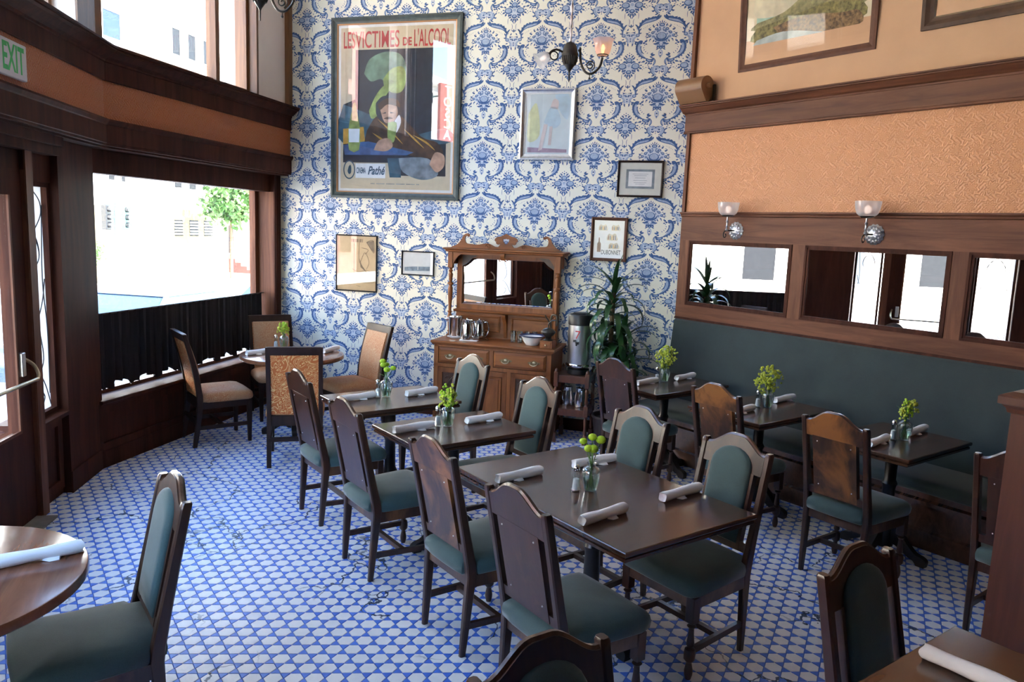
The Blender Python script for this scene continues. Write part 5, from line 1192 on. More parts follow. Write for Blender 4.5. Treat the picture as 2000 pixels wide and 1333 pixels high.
def blob(t, pts, mat, name, lay=0, k=4, closed=True):
    q = spline(list(pts) + [pts[0]], k)[:-1] if closed and k > 1 else list(pts)
    b = MB(); y = -0.0075 - 0.00022*lay
    b.add([(x, y, z) for x, z in q], [tuple(range(len(q)))]); return b.build(name, mat, t, smooth=False, recalc=False)
def wallB(s, z, y=-0.002): return FB @ Matrix.Translation((s, y, z))
def wallR(u, z, y=-0.002, tilt=0.0): return FR @ Matrix.Translation((u, y, z)) @ Matrix.Rotation(R(tilt), 4, 'X')
C_ = {}
def pc(n, col, var=0.15, sc=14): C_[n] = plain('print_'+n, col, 0.7, var=var, vscale=sc); return C_[n]
pc('sand', (0.62, 0.52, 0.36), .06); pc('ink', (0.020, 0.028, 0.040), .2); pc('teal', (0.06, 0.13, 0.17), .45, 5); pc('mist', (0.15, 0.25, 0.17), .55, 7); pc('lime', (0.27, 0.36, 0.10), .45, 10); pc('brown', (0.075, 0.038, 0.020), .5, 9); pc('skin', (0.50, 0.30, 0.20), .25); pc('grey', (0.22, 0.26, 0.28), .4, 9); pc('blue', (0.07, 0.13, 0.27), .35, 8); pc('ochre', (0.55, 0.30, 0.05), .25); pc('white', (0.78, 0.78, 0.76), .05); pc('redink', (0.50, 0.035, 0.035), .1); pc('lead', (0.05, 0.10, 0.14), .2); pc('olive', (0.30, 0.36, 0.10), .3)
# big poster
g = framed('framed_poster', 'large framed French poster with red title hanging on the blue wallpaper', wallB(1.377, 3.205), 1.465, 1.848, 0.062, 0.035, plain('green_grey_frame', (0.055, 0.070, 0.062), 0.45, var=0.25, vscale=20), inner=plain('gilt_fillet', (0.42, 0.20, 0.08), 0.4, 0.4), matw=0.028, matmat=C_['white'], paper=C_['sand'], cat='poster')
X = 0.62; Zt, Zb = 0.80, -0.79
blob(g, [(-0.46, 0.60), (0.57, 0.60), (0.58, -0.68), (-0.02, -0.68), (-0.05, -0.55), (-0.60, -0.55), (-0.60, 0.05), (-0.46, 0.10)], C_['ink'], 'print_ground', 0, 1)
blob(g, [(-0.60, 0.05), (-0.30, -0.05), (-0.10, -0.15), (0.05, -0.30), (0.30, -0.25), (0.58, -0.20), (0.58, -0.35), (-0.60, -0.35)], C_['teal'], 'print_wash', 1)
blob(g, [(-0.36, 0.36), (-0.30, 0.50), (-0.14, 0.57), (0.02, 0.56), (0.10, 0.48), (0.12, 0.33), (0.05, 0.18), (-0.05, 0.22), (-0.16, 0.30), (-0.28, 0.28)], C_['mist'], 'print_vapour', 1)
blob(g, [(-0.14, 0.30), (-0.05, 0.40), (0.08, 0.42), (0.12, 0.30), (0.08, 0.18), (-0.02, 0.16), (-0.12, 0.22)], C_['lime'], 'print_vapour', 2)
blob(g, [(-0.30, -0.02), (-0.22, 0.14), (-0.12, 0.24), (-0.06, 0.20), (-0.16, 0.06), (-0.14, -0.02), (-0.26, -0.10)], C_['lime'], 'print_vapour', 2)
blob(g, [(-0.32, -0.22), (-0.22, -0.08), (-0.08, -0.05), (0.08, -0.08), (0.30, -0.28), (0.48, -0.34), (0.55, -0.45), (0.45, -0.50), (0.20, -0.48), (0.02, -0.42), (-0.18, -0.40), (-0.34, -0.36)], C_['brown'], 'print_coat', 3)
blob(g, [(-0.22, 0.06), (-0.14, 0.13), (0.0, 0.12), (0.08, 0.04), (0.06, -0.10), (-0.04, -0.16), (-0.20, -0.08)], C_['ink'], 'print_hair', 4)
blob(g, [(-0.17, 0.0), (-0.10, 0.05), (0.01, 0.04), (0.03, -0.06), (-0.03, -0.14), (-0.12, -0.13)], C_['skin'], 'print_face', 5)
blob(g, [(0.0, -0.12), (0.05, -0.06), (0.07, -0.14), (0.02, -0.24), (-0.02, -0.22)], C_['white'], 'print_collar', 5)
blob(g, [(-0.60, -0.37), (-0.30, -0.33), (0.22, -0.44), (0.14, -0.47), (-0.58, -0.47)], C_['blue'], 'print_table', 4, 1)
blob(g, [(-0.60, -0.20), (-0.36, -0.18), (-0.34, -0.33), (-0.60, -0.36)], C_['ochre'], 'print_wall', 3, 1)
blob(g, [(-0.24, -0.42), (-0.18, -0.32), (-0.06, -0.30), (-0.02, -0.38), (-0.10, -0.43)], C_['skin'], 'print_hand', 6)
blob(g, [(0.40, -0.56), (0.46, -0.44), (0.56, -0.47), (0.56, -0.58), (0.48, -0.64)], C_['skin'], 'print_hand', 6)
blob(g, [(0.05, -0.50), (0.38, -0.50), (0.50, -0.66), (0.32, -0.72), (0.10, -0.64)], C_['grey'], 'print_trousers', 4)
blob(g, [(-0.08, -0.14), (0.02, -0.14), (0.0, -0.32), (-0.05, -0.34), (-0.08, -0.30)], C_['lime'], 'print_drink', 6)
blob(g, [(-0.54, -0.22), (-0.52, -0.10), (-0.50, -0.02), (-0.485, 0.06), (-0.455, 0.06), (-0.44, -0.02), (-0.42, -0.10), (-0.40, -0.22), (-0.41, -0.42), (-0.53, -0.42)], C_['olive'], 'print_bottle', 5, 2)
blob(g, [(-0.535, -0.20), (-0.405, -0.20), (-0.41, -0.34), (-0.53, -0.34)], C_['white'], 'print_bottle_label', 6, 1)
blob(g, [(-0.08, -0.50), (0.08, -0.50), (0.08, -0.70), (-0.05, -0.70)], C_['teal'], 'print_leg', 3, 1)
blob(g, [(-0.60+0.075+0.07*cos(a), -0.625+0.10*sin(a)) for a in [2*pi*i/24 for i in range(24)]], C_['lead'], 'print_roundel', 4, 1)
blob(g, [(-0.60+0.075+0.058*cos(a), -0.625+0.086*sin(a)) for a in [2*pi*i/24 for i in range(24)]], C_['sand'], 'print_roundel', 5, 1)
blob(g, [(-0.545, -0.64), (-0.53, -0.59), (-0.51, -0.575), (-0.50, -0.61), (-0.505, -0.66), (-0.53, -0.67)], C_['lead'], 'print_roundel', 6)
blob(g, [(-0.45, -0.56), (-0.10, -0.56), (-0.10, -0.71), (-0.45, -0.71)], C_['white'], 'print_panel', 5, 1)
FX = Matrix.Rotation(R(90), 4, 'X')
def txt(s_, x, z, width, size, mat, lay=6, **k): return text_mesh(s_, mat, 'lettering', g, Matrix.Translation((x, -0.0075-0.00022*lay, z)) @ FX, size, width, depth=0.0001, **k)
txt("VICTIMES", -0.210, 0.690, 0.50, 0.235, C_['redink'], bold=0.0015); txt("LES", -0.535, 0.690, 0.13, 0.235, C_['redink'], bold=0.0015); txt("DE", 0.125, 0.665, 0.10, 0.11, C_['redink'], bold=0.003); txt("L'ALCOOL", 0.40, 0.690, 0.40, 0.235, C_['redink'], bold=0.0015)
txt("CINEMA", -0.385, -0.635, 0.11, 0.085, C_['lead'], bold=0.002); txt("Pathé", -0.21, -0.635, 0.20, 0.12, C_['lead'], shear=0.3, bold=0.003)
for k in range(34):
    x = -0.27 + 0.0165*k
    if k % 7 != 3: blob(g, [(x, -0.772), (x+0.012, -0.772), (x+0.012, -0.763), (x, -0.763)], C_['grey'], 'caption_stroke', 2, 1)
for pts in ([(-0.20, -0.10), (-0.05, -0.22), (0.10, -0.36)], [(0.10, -0.20), (0.22, -0.30), (0.34, -0.40)], [(0.20, -0.26), (0.36, -0.34), (0.46, -0.42)], [(-0.26, -0.24), (-0.16, -0.30), (-0.06, -0.36)]):
    (x0, z0), (x1, z1), (x2, z2) = pts; blob(g, [(x0, z0), (x1, z1+0.012), (x2, z2), (x1, z1-0.012)], C_['ochre'], 'print_fold', 4)
blob(g, [(-0.15, -0.045), (-0.10, -0.030), (-0.105, -0.045)], C_['ink'], 'print_brow', 6, 1); blob(g, [(-0.055, -0.030), (-0.005, -0.040), (-0.05, -0.045)], C_['ink'], 'print_brow', 6, 1); blob(g, [(-0.13, -0.098), (-0.08, -0.080), (-0.02, -0.095), (-0.08, -0.105)], C_['brown'], 'print_moustache', 6)
blob(g, [(-0.20, 0.05), (-0.10, 0.105), (0.02, 0.095), (0.06, 0.02), (0.01, 0.03), (-0.09, 0.045), (-0.17, -0.01)], C_['brown'], 'print_hair', 6)
blob(g, [(-0.58, 0.58), (-0.47, 0.58), (-0.47, 0.12), (-0.58, 0.08)], C_['sand'], 'print_margin', 3, 1)
# dancer sketch
pc('pale', (0.66, 0.76, 0.80), .08, 6); pc('wash', (0.52, 0.68, 0.78), .15, 9); pc('flesh', (0.70, 0.62, 0.62), .1); pc('yell', (0.72, 0.76, 0.48), .12); pc('plum', (0.42, 0.32, 0.42), .2)
g = framed('framed_watercolour', 'pale watercolour of a stage dancer in a silver frame beside the chandelier', wallB(3.022, 3.045), 0.555, 0.682, 0.042, 0.03, M_silver, inner=C_['white'], paper=C_['pale'])
blob(g, [(-0.20, 0.10), (-0.12, 0.20), (-0.08, -0.10), (-0.20, -0.16)], C_['yell'], 'print_wash', 0); blob(g, [(0.06, 0.28), (0.20, 0.28), (0.20, 0.05), (0.12, 0.12)], C_['wash'], 'print_wash', 0)
blob(g, [(-0.04, 0.02), (0.02, 0.16), (0.09, 0.14), (0.13, 0.02), (0.06, -0.04)], C_['wash'], 'print_dress', 1); blob(g, [(0.02, 0.16), (0.05, 0.24), (0.10, 0.22), (0.09, 0.14)], C_['flesh'], 'print_figure', 1)
blob(g, [(-0.04, 0.0), (0.0, 0.0), (-0.05, -0.24), (-0.09, -0.26)], C_['flesh'], 'print_figure', 2, 1); blob(g, [(0.02, -0.02), (0.05, -0.02), (0.04, -0.20), (0.01, -0.20)], C_['flesh'], 'print_figure', 2, 1); blob(g, [(-0.20, -0.22), (0.20, -0.24), (0.20, -0.27), (-0.20, -0.27)], C_['plum'], 'print_ground', 1, 1)
# certificate
pc('mount', (0.66, 0.66, 0.58), .03)
g = framed('framed_certificate', 'certificate with a cream mount in a dark frame near the right corner', wallB(3.957, 2.534), 0.436, 0.345, 0.020, 0.02, M_espresso, matw=0.062, matmat=C_['mount'], paper=C_['grey'], cat='certificate', gm=M_picglass2)
blob(g, [(-0.112, -0.070), (0.112, -0.070), (0.112, 0.070), (-0.112, 0.070)], C_['white'], 'document', 0, 1)
for k, (zz, ww) in enumerate(((0.045, 0.15), (0.03, 0.12), (0.008, 0.10), (-0.015, 0.13), (-0.035, 0.12), (-0.05, 0.09))): blob(g, [(-ww/2, zz), (ww/2, zz), (ww/2, zz+0.003), (-ww/2, zz+0.003)], C_['grey'], 'text_line', 1, 1)
# Dubonnet print
pc('rosewood', (0.12, 0.045, 0.022), .2); pc('paleprint', (0.62, 0.55, 0.42), .3, 30); pc('wine', (0.20, 0.08, 0.05), .3)
g = framed('framed_advert', 'small framed drink advert lettered in black above the plant', wallB(3.688, 1.950), 0.355, 0.425, 0.030, 0.022, C_['rosewood'], matw=0.006, matmat=C_['white'], paper=C_['white'], gm=M_picglass2)
for x0, z0, w_, h_ in ((-0.105, 0.085, 0.085, 0.06), (0.02, 0.085, 0.085, 0.06), (-0.02, -0.01, 0.10, 0.07), (0.0, -0.09, 0.10, 0.06)):
    blob(g, [(x0, z0), (x0+w_, z0), (x0+w_, z0+h_*0.5), (x0+w_*0.8, z0+h_), (x0+w_*0.5, z0+h_*0.8), (x0+w_*0.2, z0+h_*0.95), (x0, z0+h_*0.5)], C_['paleprint'], 'vignette', 0, 2)
    for q in range(5): blob(g, [(x0+w_*(0.1+0.17*q), z0+0.006), (x0+w_*(0.2+0.17*q), z0+0.006), (x0+w_*(0.2+0.17*q), z0+h_*0.6), (x0+w_*(0.13+0.17*q), z0+h_*0.75)], [C_['wine'], C_['teal'], C_['ochre'], C_['brown'], C_['blue']][q], 'vignette_figure', 1, 1)
blob(g, [(-0.112, -0.125), (-0.076, -0.125), (-0.076, -0.045), (-0.088, -0.025), (-0.090, 0.015), (-0.099, 0.015), (-0.101, -0.025), (-0.112, -0.045)], C_['wine'], 'print_bottle', 1, 1)
text_mesh('DUBONNET', C_['ink'], 'lettering', g, Matrix.Translation((0.025, -0.0082, -0.128)) @ FX, 0.060, 0.190, depth=0.0001, bold=0.0008)
# sepia sketch, small seascape
pc('sepia', (0.60, 0.46, 0.27), .06); pc('sepline', (0.20, 0.15, 0.09), .2); pc('brownish', (0.34, 0.26, 0.15), .2)
g = framed('framed_drawing', 'sepia pen drawing in a thin black frame left of the sideboard', wallB(0.947, 1.584), 0.492, 0.612, 0.014, 0.018, M_black, paper=C_['sepia'])
def ln(pts, w=0.0016, lay=0):
    b = MB(); b.tube([(x, -0.0078, z) for x, z in spline(pts, 4)], w, 4); b.build('pen_line', C_['sepline'], g)
for k in range(7): blob(g, [(-0.065+0.021*k, 0.228), (-0.052+0.021*k, 0.228), (-0.050+0.021*k, 0.262), (-0.066+0.021*k, 0.262)], C_['sepline'] if k % 2 else C_['brownish'], 'title_stroke', 0, 1)
for pts in ([(0.03, 0.24), (0.03, 0.05), (0.06, -0.02), (0.13, -0.10)], [(0.05, 0.02), (0.10, 0.12), (0.15, 0.02), (0.12, -0.06)], [(-0.05, -0.06), (0.02, -0.09), (0.12, -0.07), (0.20, -0.10)], [(0.05, -0.20), (0.05, -0.13), (0.12, -0.11), (0.20, -0.13), (0.21, -0.20), (0.05, -0.20)], [(0.12, 0.23), (0.20, 0.25), (0.21, 0.12), (0.17, 0.16), (0.12, 0.23)], [(0.06, 0.17), (0.14, 0.15), (0.10, 0.10)], [(-0.03, 0.22), (-0.03, -0.22)], [(0.0, -0.24), (0.05, -0.25)]): ln(pts)
blob(g, [(0.12, 0.23), (0.20, 0.25), (0.21, 0.12), (0.17, 0.16)], C_['sepline'], 'print_shade', 0, 1); blob(g, [(0.035, 0.06), (0.06, -0.01), (0.12, -0.09), (0.05, -0.04)], C_['sepline'], 'print_shade', 0, 1)
pc('seasky', (0.74, 0.77, 0.78), .06); pc('sea', (0.24, 0.31, 0.38), .35, 20)
g = framed('framed_seascape', 'small seascape print in a thin black frame beside the sideboard', wallB(1.668, 1.618), 0.372, 0.258, 0.014, 0.016, M_black, matw=0.014, matmat=C_['white'], paper=C_['seasky'])
blob(g, [(-0.15, -0.045), (-0.05, -0.035), (0.14, -0.030), (0.14, -0.075), (-0.15, -0.085)], C_['sea'], 'print_sea', 0, 1); blob(g, [(-0.002, -0.03), (0.008, -0.03), (0.008, -0.07), (-0.002, -0.07)], C_['seasky'], 'print_light', 1, 1)
# landscape on the right wall, painting at the edge
pc('cream', (0.70, 0.58, 0.38), .04); pc('lsky', (0.34, 0.48, 0.36), .3, 5); pc('cloud', (0.62, 0.54, 0.36), .25, 6); pc('meadow', (0.20, 0.165, 0.05), .65, 34); pc('soil', (0.20, 0.115, 0.045), .7, 42); pc('hill', (0.25, 0.22, 0.09), .5, 26); pc('river', (0.42, 0.46, 0.42), .3, 8)
g = framed('framed_landscape', 'wide landscape print in a brown wooden frame on the peach wall', wallR(1.125, 3.875, -0.004, 3.0), 1.240, 0.880, 0.058, 0.028, C_['rosewood'], matw=0.10, matmat=C_['cream'], paper=C_['lsky'], gm=M_picglass2)
blob(g, [(-0.46, 0.20), (-0.20, 0.28), (0.10, 0.12), (0.46, 0.18), (0.46, 0.0), (0.1, -0.02), (-0.46, -0.02)], C_['cloud'], 'print_cloud', 0)
blob(g, [(-0.455, -0.06), (-0.20, -0.02), (0.0, 0.08), (0.12, 0.02), (0.455, 0.03), (0.455, -0.10), (-0.455, -0.12)], C_['hill'], 'print_hill', 1)
blob(g, [(-0.455, -0.10), (-0.1, -0.06), (0.2, -0.02), (0.455, -0.05), (0.455, -0.20), (-0.455, -0.22)], C_['meadow'], 'print_field', 2); blob(g, [(-0.30, -0.12), (0.0, -0.08), (0.30, -0.12), (0.455, -0.13), (0.455, -0.24), (-0.10, -0.24)], C_['soil'], 'print_field', 3)
blob(g, [(-0.455, -0.20), (-0.20, -0.17), (0.10, -0.22), (0.20, -0.27), (-0.455, -0.28)], C_['river'], 'print_river', 4)
pc('walnutframe', (0.09, 0.045, 0.022), .3)
g = framed('framed_painting', 'picture in a heavy brown and gilt frame at the top right corner', wallR(2.66, 3.96, -0.004, 4.0), 1.17, 0.92, 0.075, 0.05, C_['walnutframe'], inner=M_brass, paper=C_['grey'], gm=M_picglass2)
blob(g, [(-0.45, -0.36), (0.45, -0.36), (0.45, -0.05), (0.1, 0.05), (-0.2, -0.12), (-0.45, -0.05)], C_['pale'], 'print_shape', 0); blob(g, [(-0.05, -0.36), (0.20, -0.36), (0.15, -0.10), (-0.02, -0.14)], C_['wine'], 'print_shape', 1); blob(g, [(-0.40, -0.30), (-0.28, -0.22), (-0.22, -0.30), (-0.30, -0.36)], C_['grey'], 'print_shape', 1)
# ================================================================== lamps, speaker, exit sign
def scroll(c, r, a0, turns, ax, n=18, sgn=1):
    out = []
    for i in range(n+1):
        f = i/n; a = a0 + sgn*2*pi*turns*f; rr = r*(1-0.75*f); out.append((c[0]+ax[0]*rr*cos(a), c[1]+ax[1]*rr*cos(a), c[2]+rr*sin(a)))
    return out
M_frost = m_frost('frosted_shade', (0.80, 0.82, 0.84), 0.45); M_pink = m_frost('pink_shade', (0.86, 0.66, 0.64), 0.25)
M_bulb = emit('warm_bulb', (1.0, 0.55, 0.12), 1.2); M_bulb2 = emit('dim_bulb', (1.0, 0.78, 0.66), 0.16)
def chandelier(M, label, rod_top):
    t = thing('gas_chandelier', label, 'chandelier', M, 'bronze gas style chandeliers')
    b = MB(); b.lathe([(0.001, -0.185), (0.004, -0.18), (0.006, -0.115), (0.012, -0.100), (0.016, -0.095), (0.040, -0.06), (0.056, -0.02), (0.060, 0.008), (0.064, 0.014), (0.064, 0.022), (0.058, 0.03), (0.056, 0.045), (0.046, 0.08), (0.030, 0.10), (0.012, 0.106), (0.010, 0.11)], 28); b.build('body', M_bronze, t)
    b = MB()
    for k in range(28):
        a = 2*pi*k/28; b.tube([(0.060*cos(a), 0.060*sin(a), 0.0), (0.054*cos(a), 0.054*sin(a), -0.03), (0.042*cos(a), 0.042*sin(a), -0.06)], 0.0035, 4)
    b.build('fluting', M_bronze, t)
    b = MB(); n = 90; z1 = rod_top
    b.tube([(0, 0, 0.1), (0, 0, z1)], 0.007, 8)
    for k in range(2): b.tube([(0.0075*cos(i*0.7+k*pi), 0.0075*sin(i*0.7+k*pi), 0.11+(z1-0.11)*i/n) for i in range(n+1)], 0.0035, 5)
    b.build('rod', M_silver, t)
    MB().lathe([(0.06, z1-0.03), (0.07, z1-0.01), (0.07, z1)], 24).build('ceiling_rose', M_bronze, t)
    for ax in ((1, 0), (-1, 0)) if True else ():
        pass
    # upright arm to the right
    for k, (ax, up) in enumerate((((1.0, 0.0), True), ((-0.97, -0.24), False))):
        P = lambda r, z: (ax[0]*r, ax[1]*r, z)
        b = MB()
        if up:
            b.tube(spline([P(0.06, 0.045), P(0.075, 0.04), P(0.085, -0.04), P(0.12, -0.105), P(0.17, -0.118), P(0.225, -0.07), P(0.245, 0.0)], 6), 0.009, 8)
            b.tube([(p[0], p[1], p[2]) for p in scroll(P(0.155, -0.06), 0.038, -1.2, 1.6, ax)], 0.005, 6)
            b.tube([P(0.155, -0.118), P(0.155, -0.145)], 0.004, 6); b.ball(P(0.155, -0.153), 0.009, 8, 6); b.ball(P(0.075, 0.055), (0.010, 0.010, 0.018), 8, 6)
        else:
            b.tube(spline([P(0.055, 0.03), P(0.10, 0.045), P(0.135, 0.035), P(0.165, 0.005)], 6), 0.008, 8)
            b.tube([P(0.122+0.030*cos(a), 0.0+0.030*sin(a)) for a in [2*pi*i/20 for i in range(21)]], 0.005, 6)
        arm = b.build('arm', M_bronze, t)
        b = MB(); 
        if up:
            c = P(0.245, 0.005); b.lathe([(0.012, 0.0), (0.018, 0.006)], 12, c); b.build('shade_holder', M_bronze, arm)
            MB().tube([(c[0]+0.040*cos(a), c[1]+0.040*sin(a), c[2]+0.012) for a in [2*pi*i/24 for i in range(25)]], 0.0045, 6).build('shade_ring', M_bronze, arm)
            prof = [(0.028, 0.004), (0.040, 0.012), (0.052, 0.03), (0.060, 0.06), (0.063, 0.09), (0.068, 0.11), (0.078, 0.128)]
            n = 36; rs = [[(c[0]+r*(1+0.05*(i_/6)*cos(6*a))*cos(a), c[1]+r*(1+0.05*(i_/6)*cos(6*a))*sin(a), c[2]+z) for a in [2*pi*q/n for q in range(n)]] for i_, (r, z) in enumerate(prof)]
            MB().rings(rs, cap0=False, cap1=False).build('shade', M_pink, t, recalc=False)
            MB().lathe([(0.006, 0.02), (0.011, 0.045), (0.012, 0.065), (0.007, 0.085), (0.001, 0.092)], 12, c).build('bulb', M_bulb, t)
        else:
            prof = [(0.020, 0.0), (0.036, 0.012), (0.046, 0.04), (0.052, 0.07), (0.066, 0.095)]
            Mx = Matrix.Translation(P(0.165, 0.005)) @ Matrix.Rotation(math.atan2(ax[1], ax[0]), 4, 'Z') @ Matrix.Rotation(R(128), 4, 'Y')
            n = 30; rs = [[(r*(1+0.06*(i_/4)*cos(6*a))*cos(a), r*(1+0.06*(i_/4)*cos(6*a))*sin(a), z) for a in [2*pi*q/n for q in range(n)]] for i_, (r, z) in enumerate(prof)]
            MB().rings(rs, cap0=False, cap1=False).xform(Mx).build('shade', M_frost, t, recalc=False)
            MB().lathe([(0.010, -0.01), (0.022, 0.0), (0.022, 0.008)], 14).xform(Mx).build('shade_holder', M_bronze, arm)
            MB().ball((0, 0, 0.05), (0.016, 0.016, 0.024), 10, 6).xform(Mx).build('bulb', M_bulb2, t)
    return t
ch1 = chandelier(Matrix.Translation((0.354, 6.0, 3.312)) @ Matrix.Rotation(R(-4), 4, 'Z'), 'bronze chandelier with a pink glass shade hanging before the wallpaper', CEIL-3.312)
chandelier(Matrix.Translation((-1.815, 5.5, 3.545)) @ Matrix.Rotation(R(-4), 4, 'Z'), 'bronze chandelier cut off by the top edge above the left window', CEIL-3.545)
def sconce(u, label):
    t = thing('wall_sconce', label, 'wall lamp', FR @ Matrix.Translation((u, -0.034, 2.072)), 'silver wall lamps on the panelling')
    b = MB(); n = 28; rs = []
    for r, y in ((0.074, 0.0), (0.076, -0.006), (0.060, -0.016), (0.055, -0.012), (0.040, -0.024), (0.030, -0.028), (0.014, -0.034)):
        rs.append([(r*(1+(0.05*cos(14*a) if r > 0.05 else 0.08*cos(7*a)))*cos(a), y, r*(1+(0.05*cos(14*a) if r > 0.05 else 0.08*cos(7*a)))*sin(a)) for a in [2*pi*i/(n*2) for i in range(n*2)]])
    b.rings(rs)
    for k in range(12):
        a = 2*pi*k/12; b.ball((0.052*cos(a), -0.018, 0.052*sin(a)), 0.010, 7, 5)
    b.build('back_plate', M_silver, t)
    b = MB(); b.tube([(0, -0.02, 0), (0, -0.135, -0.002)], 0.007, 8); b.tube(spline([(0, -0.12, -0.002), (0, -0.155, -0.01), (0, -0.172, -0.035), (0, -0.160, -0.06), (0, -0.140, -0.055), (0, -0.140, -0.035), (0, -0.152, -0.032)], 5), 0.005, 6); b.build('arm', M_bronze, t)
    MB().lathe([(0.010, -0.005), (0.014, 0.01), (0.008, 0.02), (0.012, 0.035), (0.007, 0.045), (0.008, 0.07), (0.013, 0.078), (0.007, 0.088), (0.007, 0.115), (0.012, 0.12)], 14, (0, -0.13, 0)).build('stem', M_silver, t)
    MB().lathe([(0.012, 0.116), (0.045, 0.122), (0.052, 0.128), (0.050, 0.132), (0.012, 0.126)], 24, (0, -0.13, 0)).build('shade_holder', M_bronze, t)
    MB().lathe([(0.036, 0.128), (0.058, 0.134), (0.074, 0.150), (0.084, 0.178), (0.089, 0.210), (0.092, 0.240)], 36, (0, -0.13, 0), cap0=False, cap1=False).build('shade', M_frost, t, recalc=False)
    MB().ball((0, -0.13, 0.178), (0.024, 0.024, 0.032), 12, 8).build('bulb', M_bulb2, t)
sconce(0.640, 'silver wall lamp above the corner mirror'); sconce(1.905, 'silver wall lamp above the middle mirror')
# loudspeaker on the cornice rail
M_brownp = plain('brown_speaker_shell', (0.24, 0.115, 0.045), 0.4, var=0.06)
sp = thing('wall_speaker', 'brown rounded loudspeaker standing on the cornice rail in the corner', 'speaker', FR)
pr_ = [(-0.02 - 0.10 + 0.0, 3.212)]
o_ = [(-0.110 + 0.085*cos(a)*(1.0 if cos(a) < 0 else 1.0), 3.345 + 0.085*sin(a)) for a in [R(-30) + R(240)*i/20 for i in range(21)]] + [(-0.135, 3.235), (-0.115, 3.2085), (-0.085, 3.2085), (-0.06, 3.235)]
b = MB(); b.prism(o_, 'x', -0.045, 0.265); b.build('shell', M_brownp, sp, ang=35)
b = MB(); b.tube([(0.265, -0.105, 3.345), (0.30, -0.105, 3.345)], 0.022, 14); b.build('pivot_knob', M_brownp, sp)
MB().prism([(-0.05, 3.205), (-0.03, 3.205), (-0.03, 3.36), (-0.05, 3.36)], 'x', 0.275, 0.295).build('bracket', M_bronze, sp, smooth=False)
# exit sign
ex = thing('exit_sign', 'white exit sign with green letters on the frieze above the door', 'exit sign', FD @ Matrix.Translation((-1.43, -0.128, 2.848)))
MB().cbox(-0.158, 0.158, -0.028, 0.0, -0.10, 0.10, 0.004).build('housing', plain('sign_face', (0.72, 0.70, 0.68), 0.5, var=0.03), ex, smooth=False)
text_mesh('EXIT', plain('exit_green', (0.02, 0.50, 0.08), 0.4), 'lettering', ex, Matrix.Translation((0.0, -0.0284, -0.004)) @ FX, 0.21, 0.245, bold=0.004)
# ================================================================== the street outside (same axes as the left window wall)
GZ = -0.55
M_asph = plain('asphalt', (0.30, 0.30, 0.31), 0.85, var=0.1, vscale=2); M_side_w = plain('pavement', (0.58, 0.56, 0.53), 0.85, var=0.06, vscale=3)
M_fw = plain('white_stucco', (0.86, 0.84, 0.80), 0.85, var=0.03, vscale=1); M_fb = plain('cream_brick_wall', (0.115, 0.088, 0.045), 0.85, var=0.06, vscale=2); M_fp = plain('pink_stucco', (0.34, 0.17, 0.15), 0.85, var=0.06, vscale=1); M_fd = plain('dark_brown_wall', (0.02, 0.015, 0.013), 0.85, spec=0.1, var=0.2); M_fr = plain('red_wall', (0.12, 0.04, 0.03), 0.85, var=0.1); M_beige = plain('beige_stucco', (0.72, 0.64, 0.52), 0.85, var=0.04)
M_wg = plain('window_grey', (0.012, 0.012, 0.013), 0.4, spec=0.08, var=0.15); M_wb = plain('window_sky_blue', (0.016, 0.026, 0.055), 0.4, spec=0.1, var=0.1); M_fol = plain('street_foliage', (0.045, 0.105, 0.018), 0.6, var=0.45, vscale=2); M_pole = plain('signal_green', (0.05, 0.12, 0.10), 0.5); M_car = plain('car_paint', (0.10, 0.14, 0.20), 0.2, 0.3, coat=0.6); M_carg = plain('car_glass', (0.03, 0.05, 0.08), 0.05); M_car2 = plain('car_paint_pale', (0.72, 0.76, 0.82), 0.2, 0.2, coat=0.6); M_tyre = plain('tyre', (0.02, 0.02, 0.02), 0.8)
tag(MB().box(-90, 90, 2.6, 12.8, GZ-0.3, GZ).build('street', M_asph, None, FL, smooth=False), 'sunlit grey roadway outside the left window', 'road')
tag(MB().box(-90, 90, 0.32, 2.6, GZ-0.3, GZ+0.12).build('near_pavement', M_side_w, None, FL, smooth=False), 'pavement directly outside the left window', 'pavement')
tag(MB().box(-90, 90, 12.8, 24.0, GZ-0.3, GZ+0.12).build('far_pavement', M_side_w, None, FL, smooth=False), 'pavement across the street', 'pavement')
def building(label, s0, s1, h, mat, wins, y=16.0, depth=8.0, cornice=True):
    t = thing('street_building', label, 'building', FL, 'buildings across the street')
    MB().box(s0, s1, y, y+depth, GZ, h).build('wall', mat, t, smooth=False)
    if cornice: MB().box(s0-0.1, s1+0.1, y-0.35, y+0.2, h-0.35, h+0.1).build('cornice', mat, t, smooth=False)
    for a, c, z0, z1, m in wins:
        f = MB(); w = 0.06; f.box(a-w, a, y-0.05, y+0.05, z0-w, z1+w); f.box(c, c+w, y-0.05, y+0.05, z0-w, z1+w); f.box(a, c, y-0.05, y+0.05, z0-w, z0); f.box(a, c, y-0.05, y+0.05, z1, z1+w)
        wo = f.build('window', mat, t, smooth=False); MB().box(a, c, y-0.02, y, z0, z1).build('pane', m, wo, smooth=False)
    return t
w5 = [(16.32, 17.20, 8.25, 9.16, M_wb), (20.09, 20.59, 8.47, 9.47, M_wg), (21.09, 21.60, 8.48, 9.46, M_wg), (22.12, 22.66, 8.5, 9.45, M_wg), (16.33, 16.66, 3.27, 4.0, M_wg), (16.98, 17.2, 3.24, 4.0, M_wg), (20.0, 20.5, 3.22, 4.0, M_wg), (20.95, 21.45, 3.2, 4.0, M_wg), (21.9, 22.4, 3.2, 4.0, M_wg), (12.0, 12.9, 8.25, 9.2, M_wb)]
b5 = building('white and cream corner building straight across the street', 4.0, 23.75, 11.6, M_fw, w5)
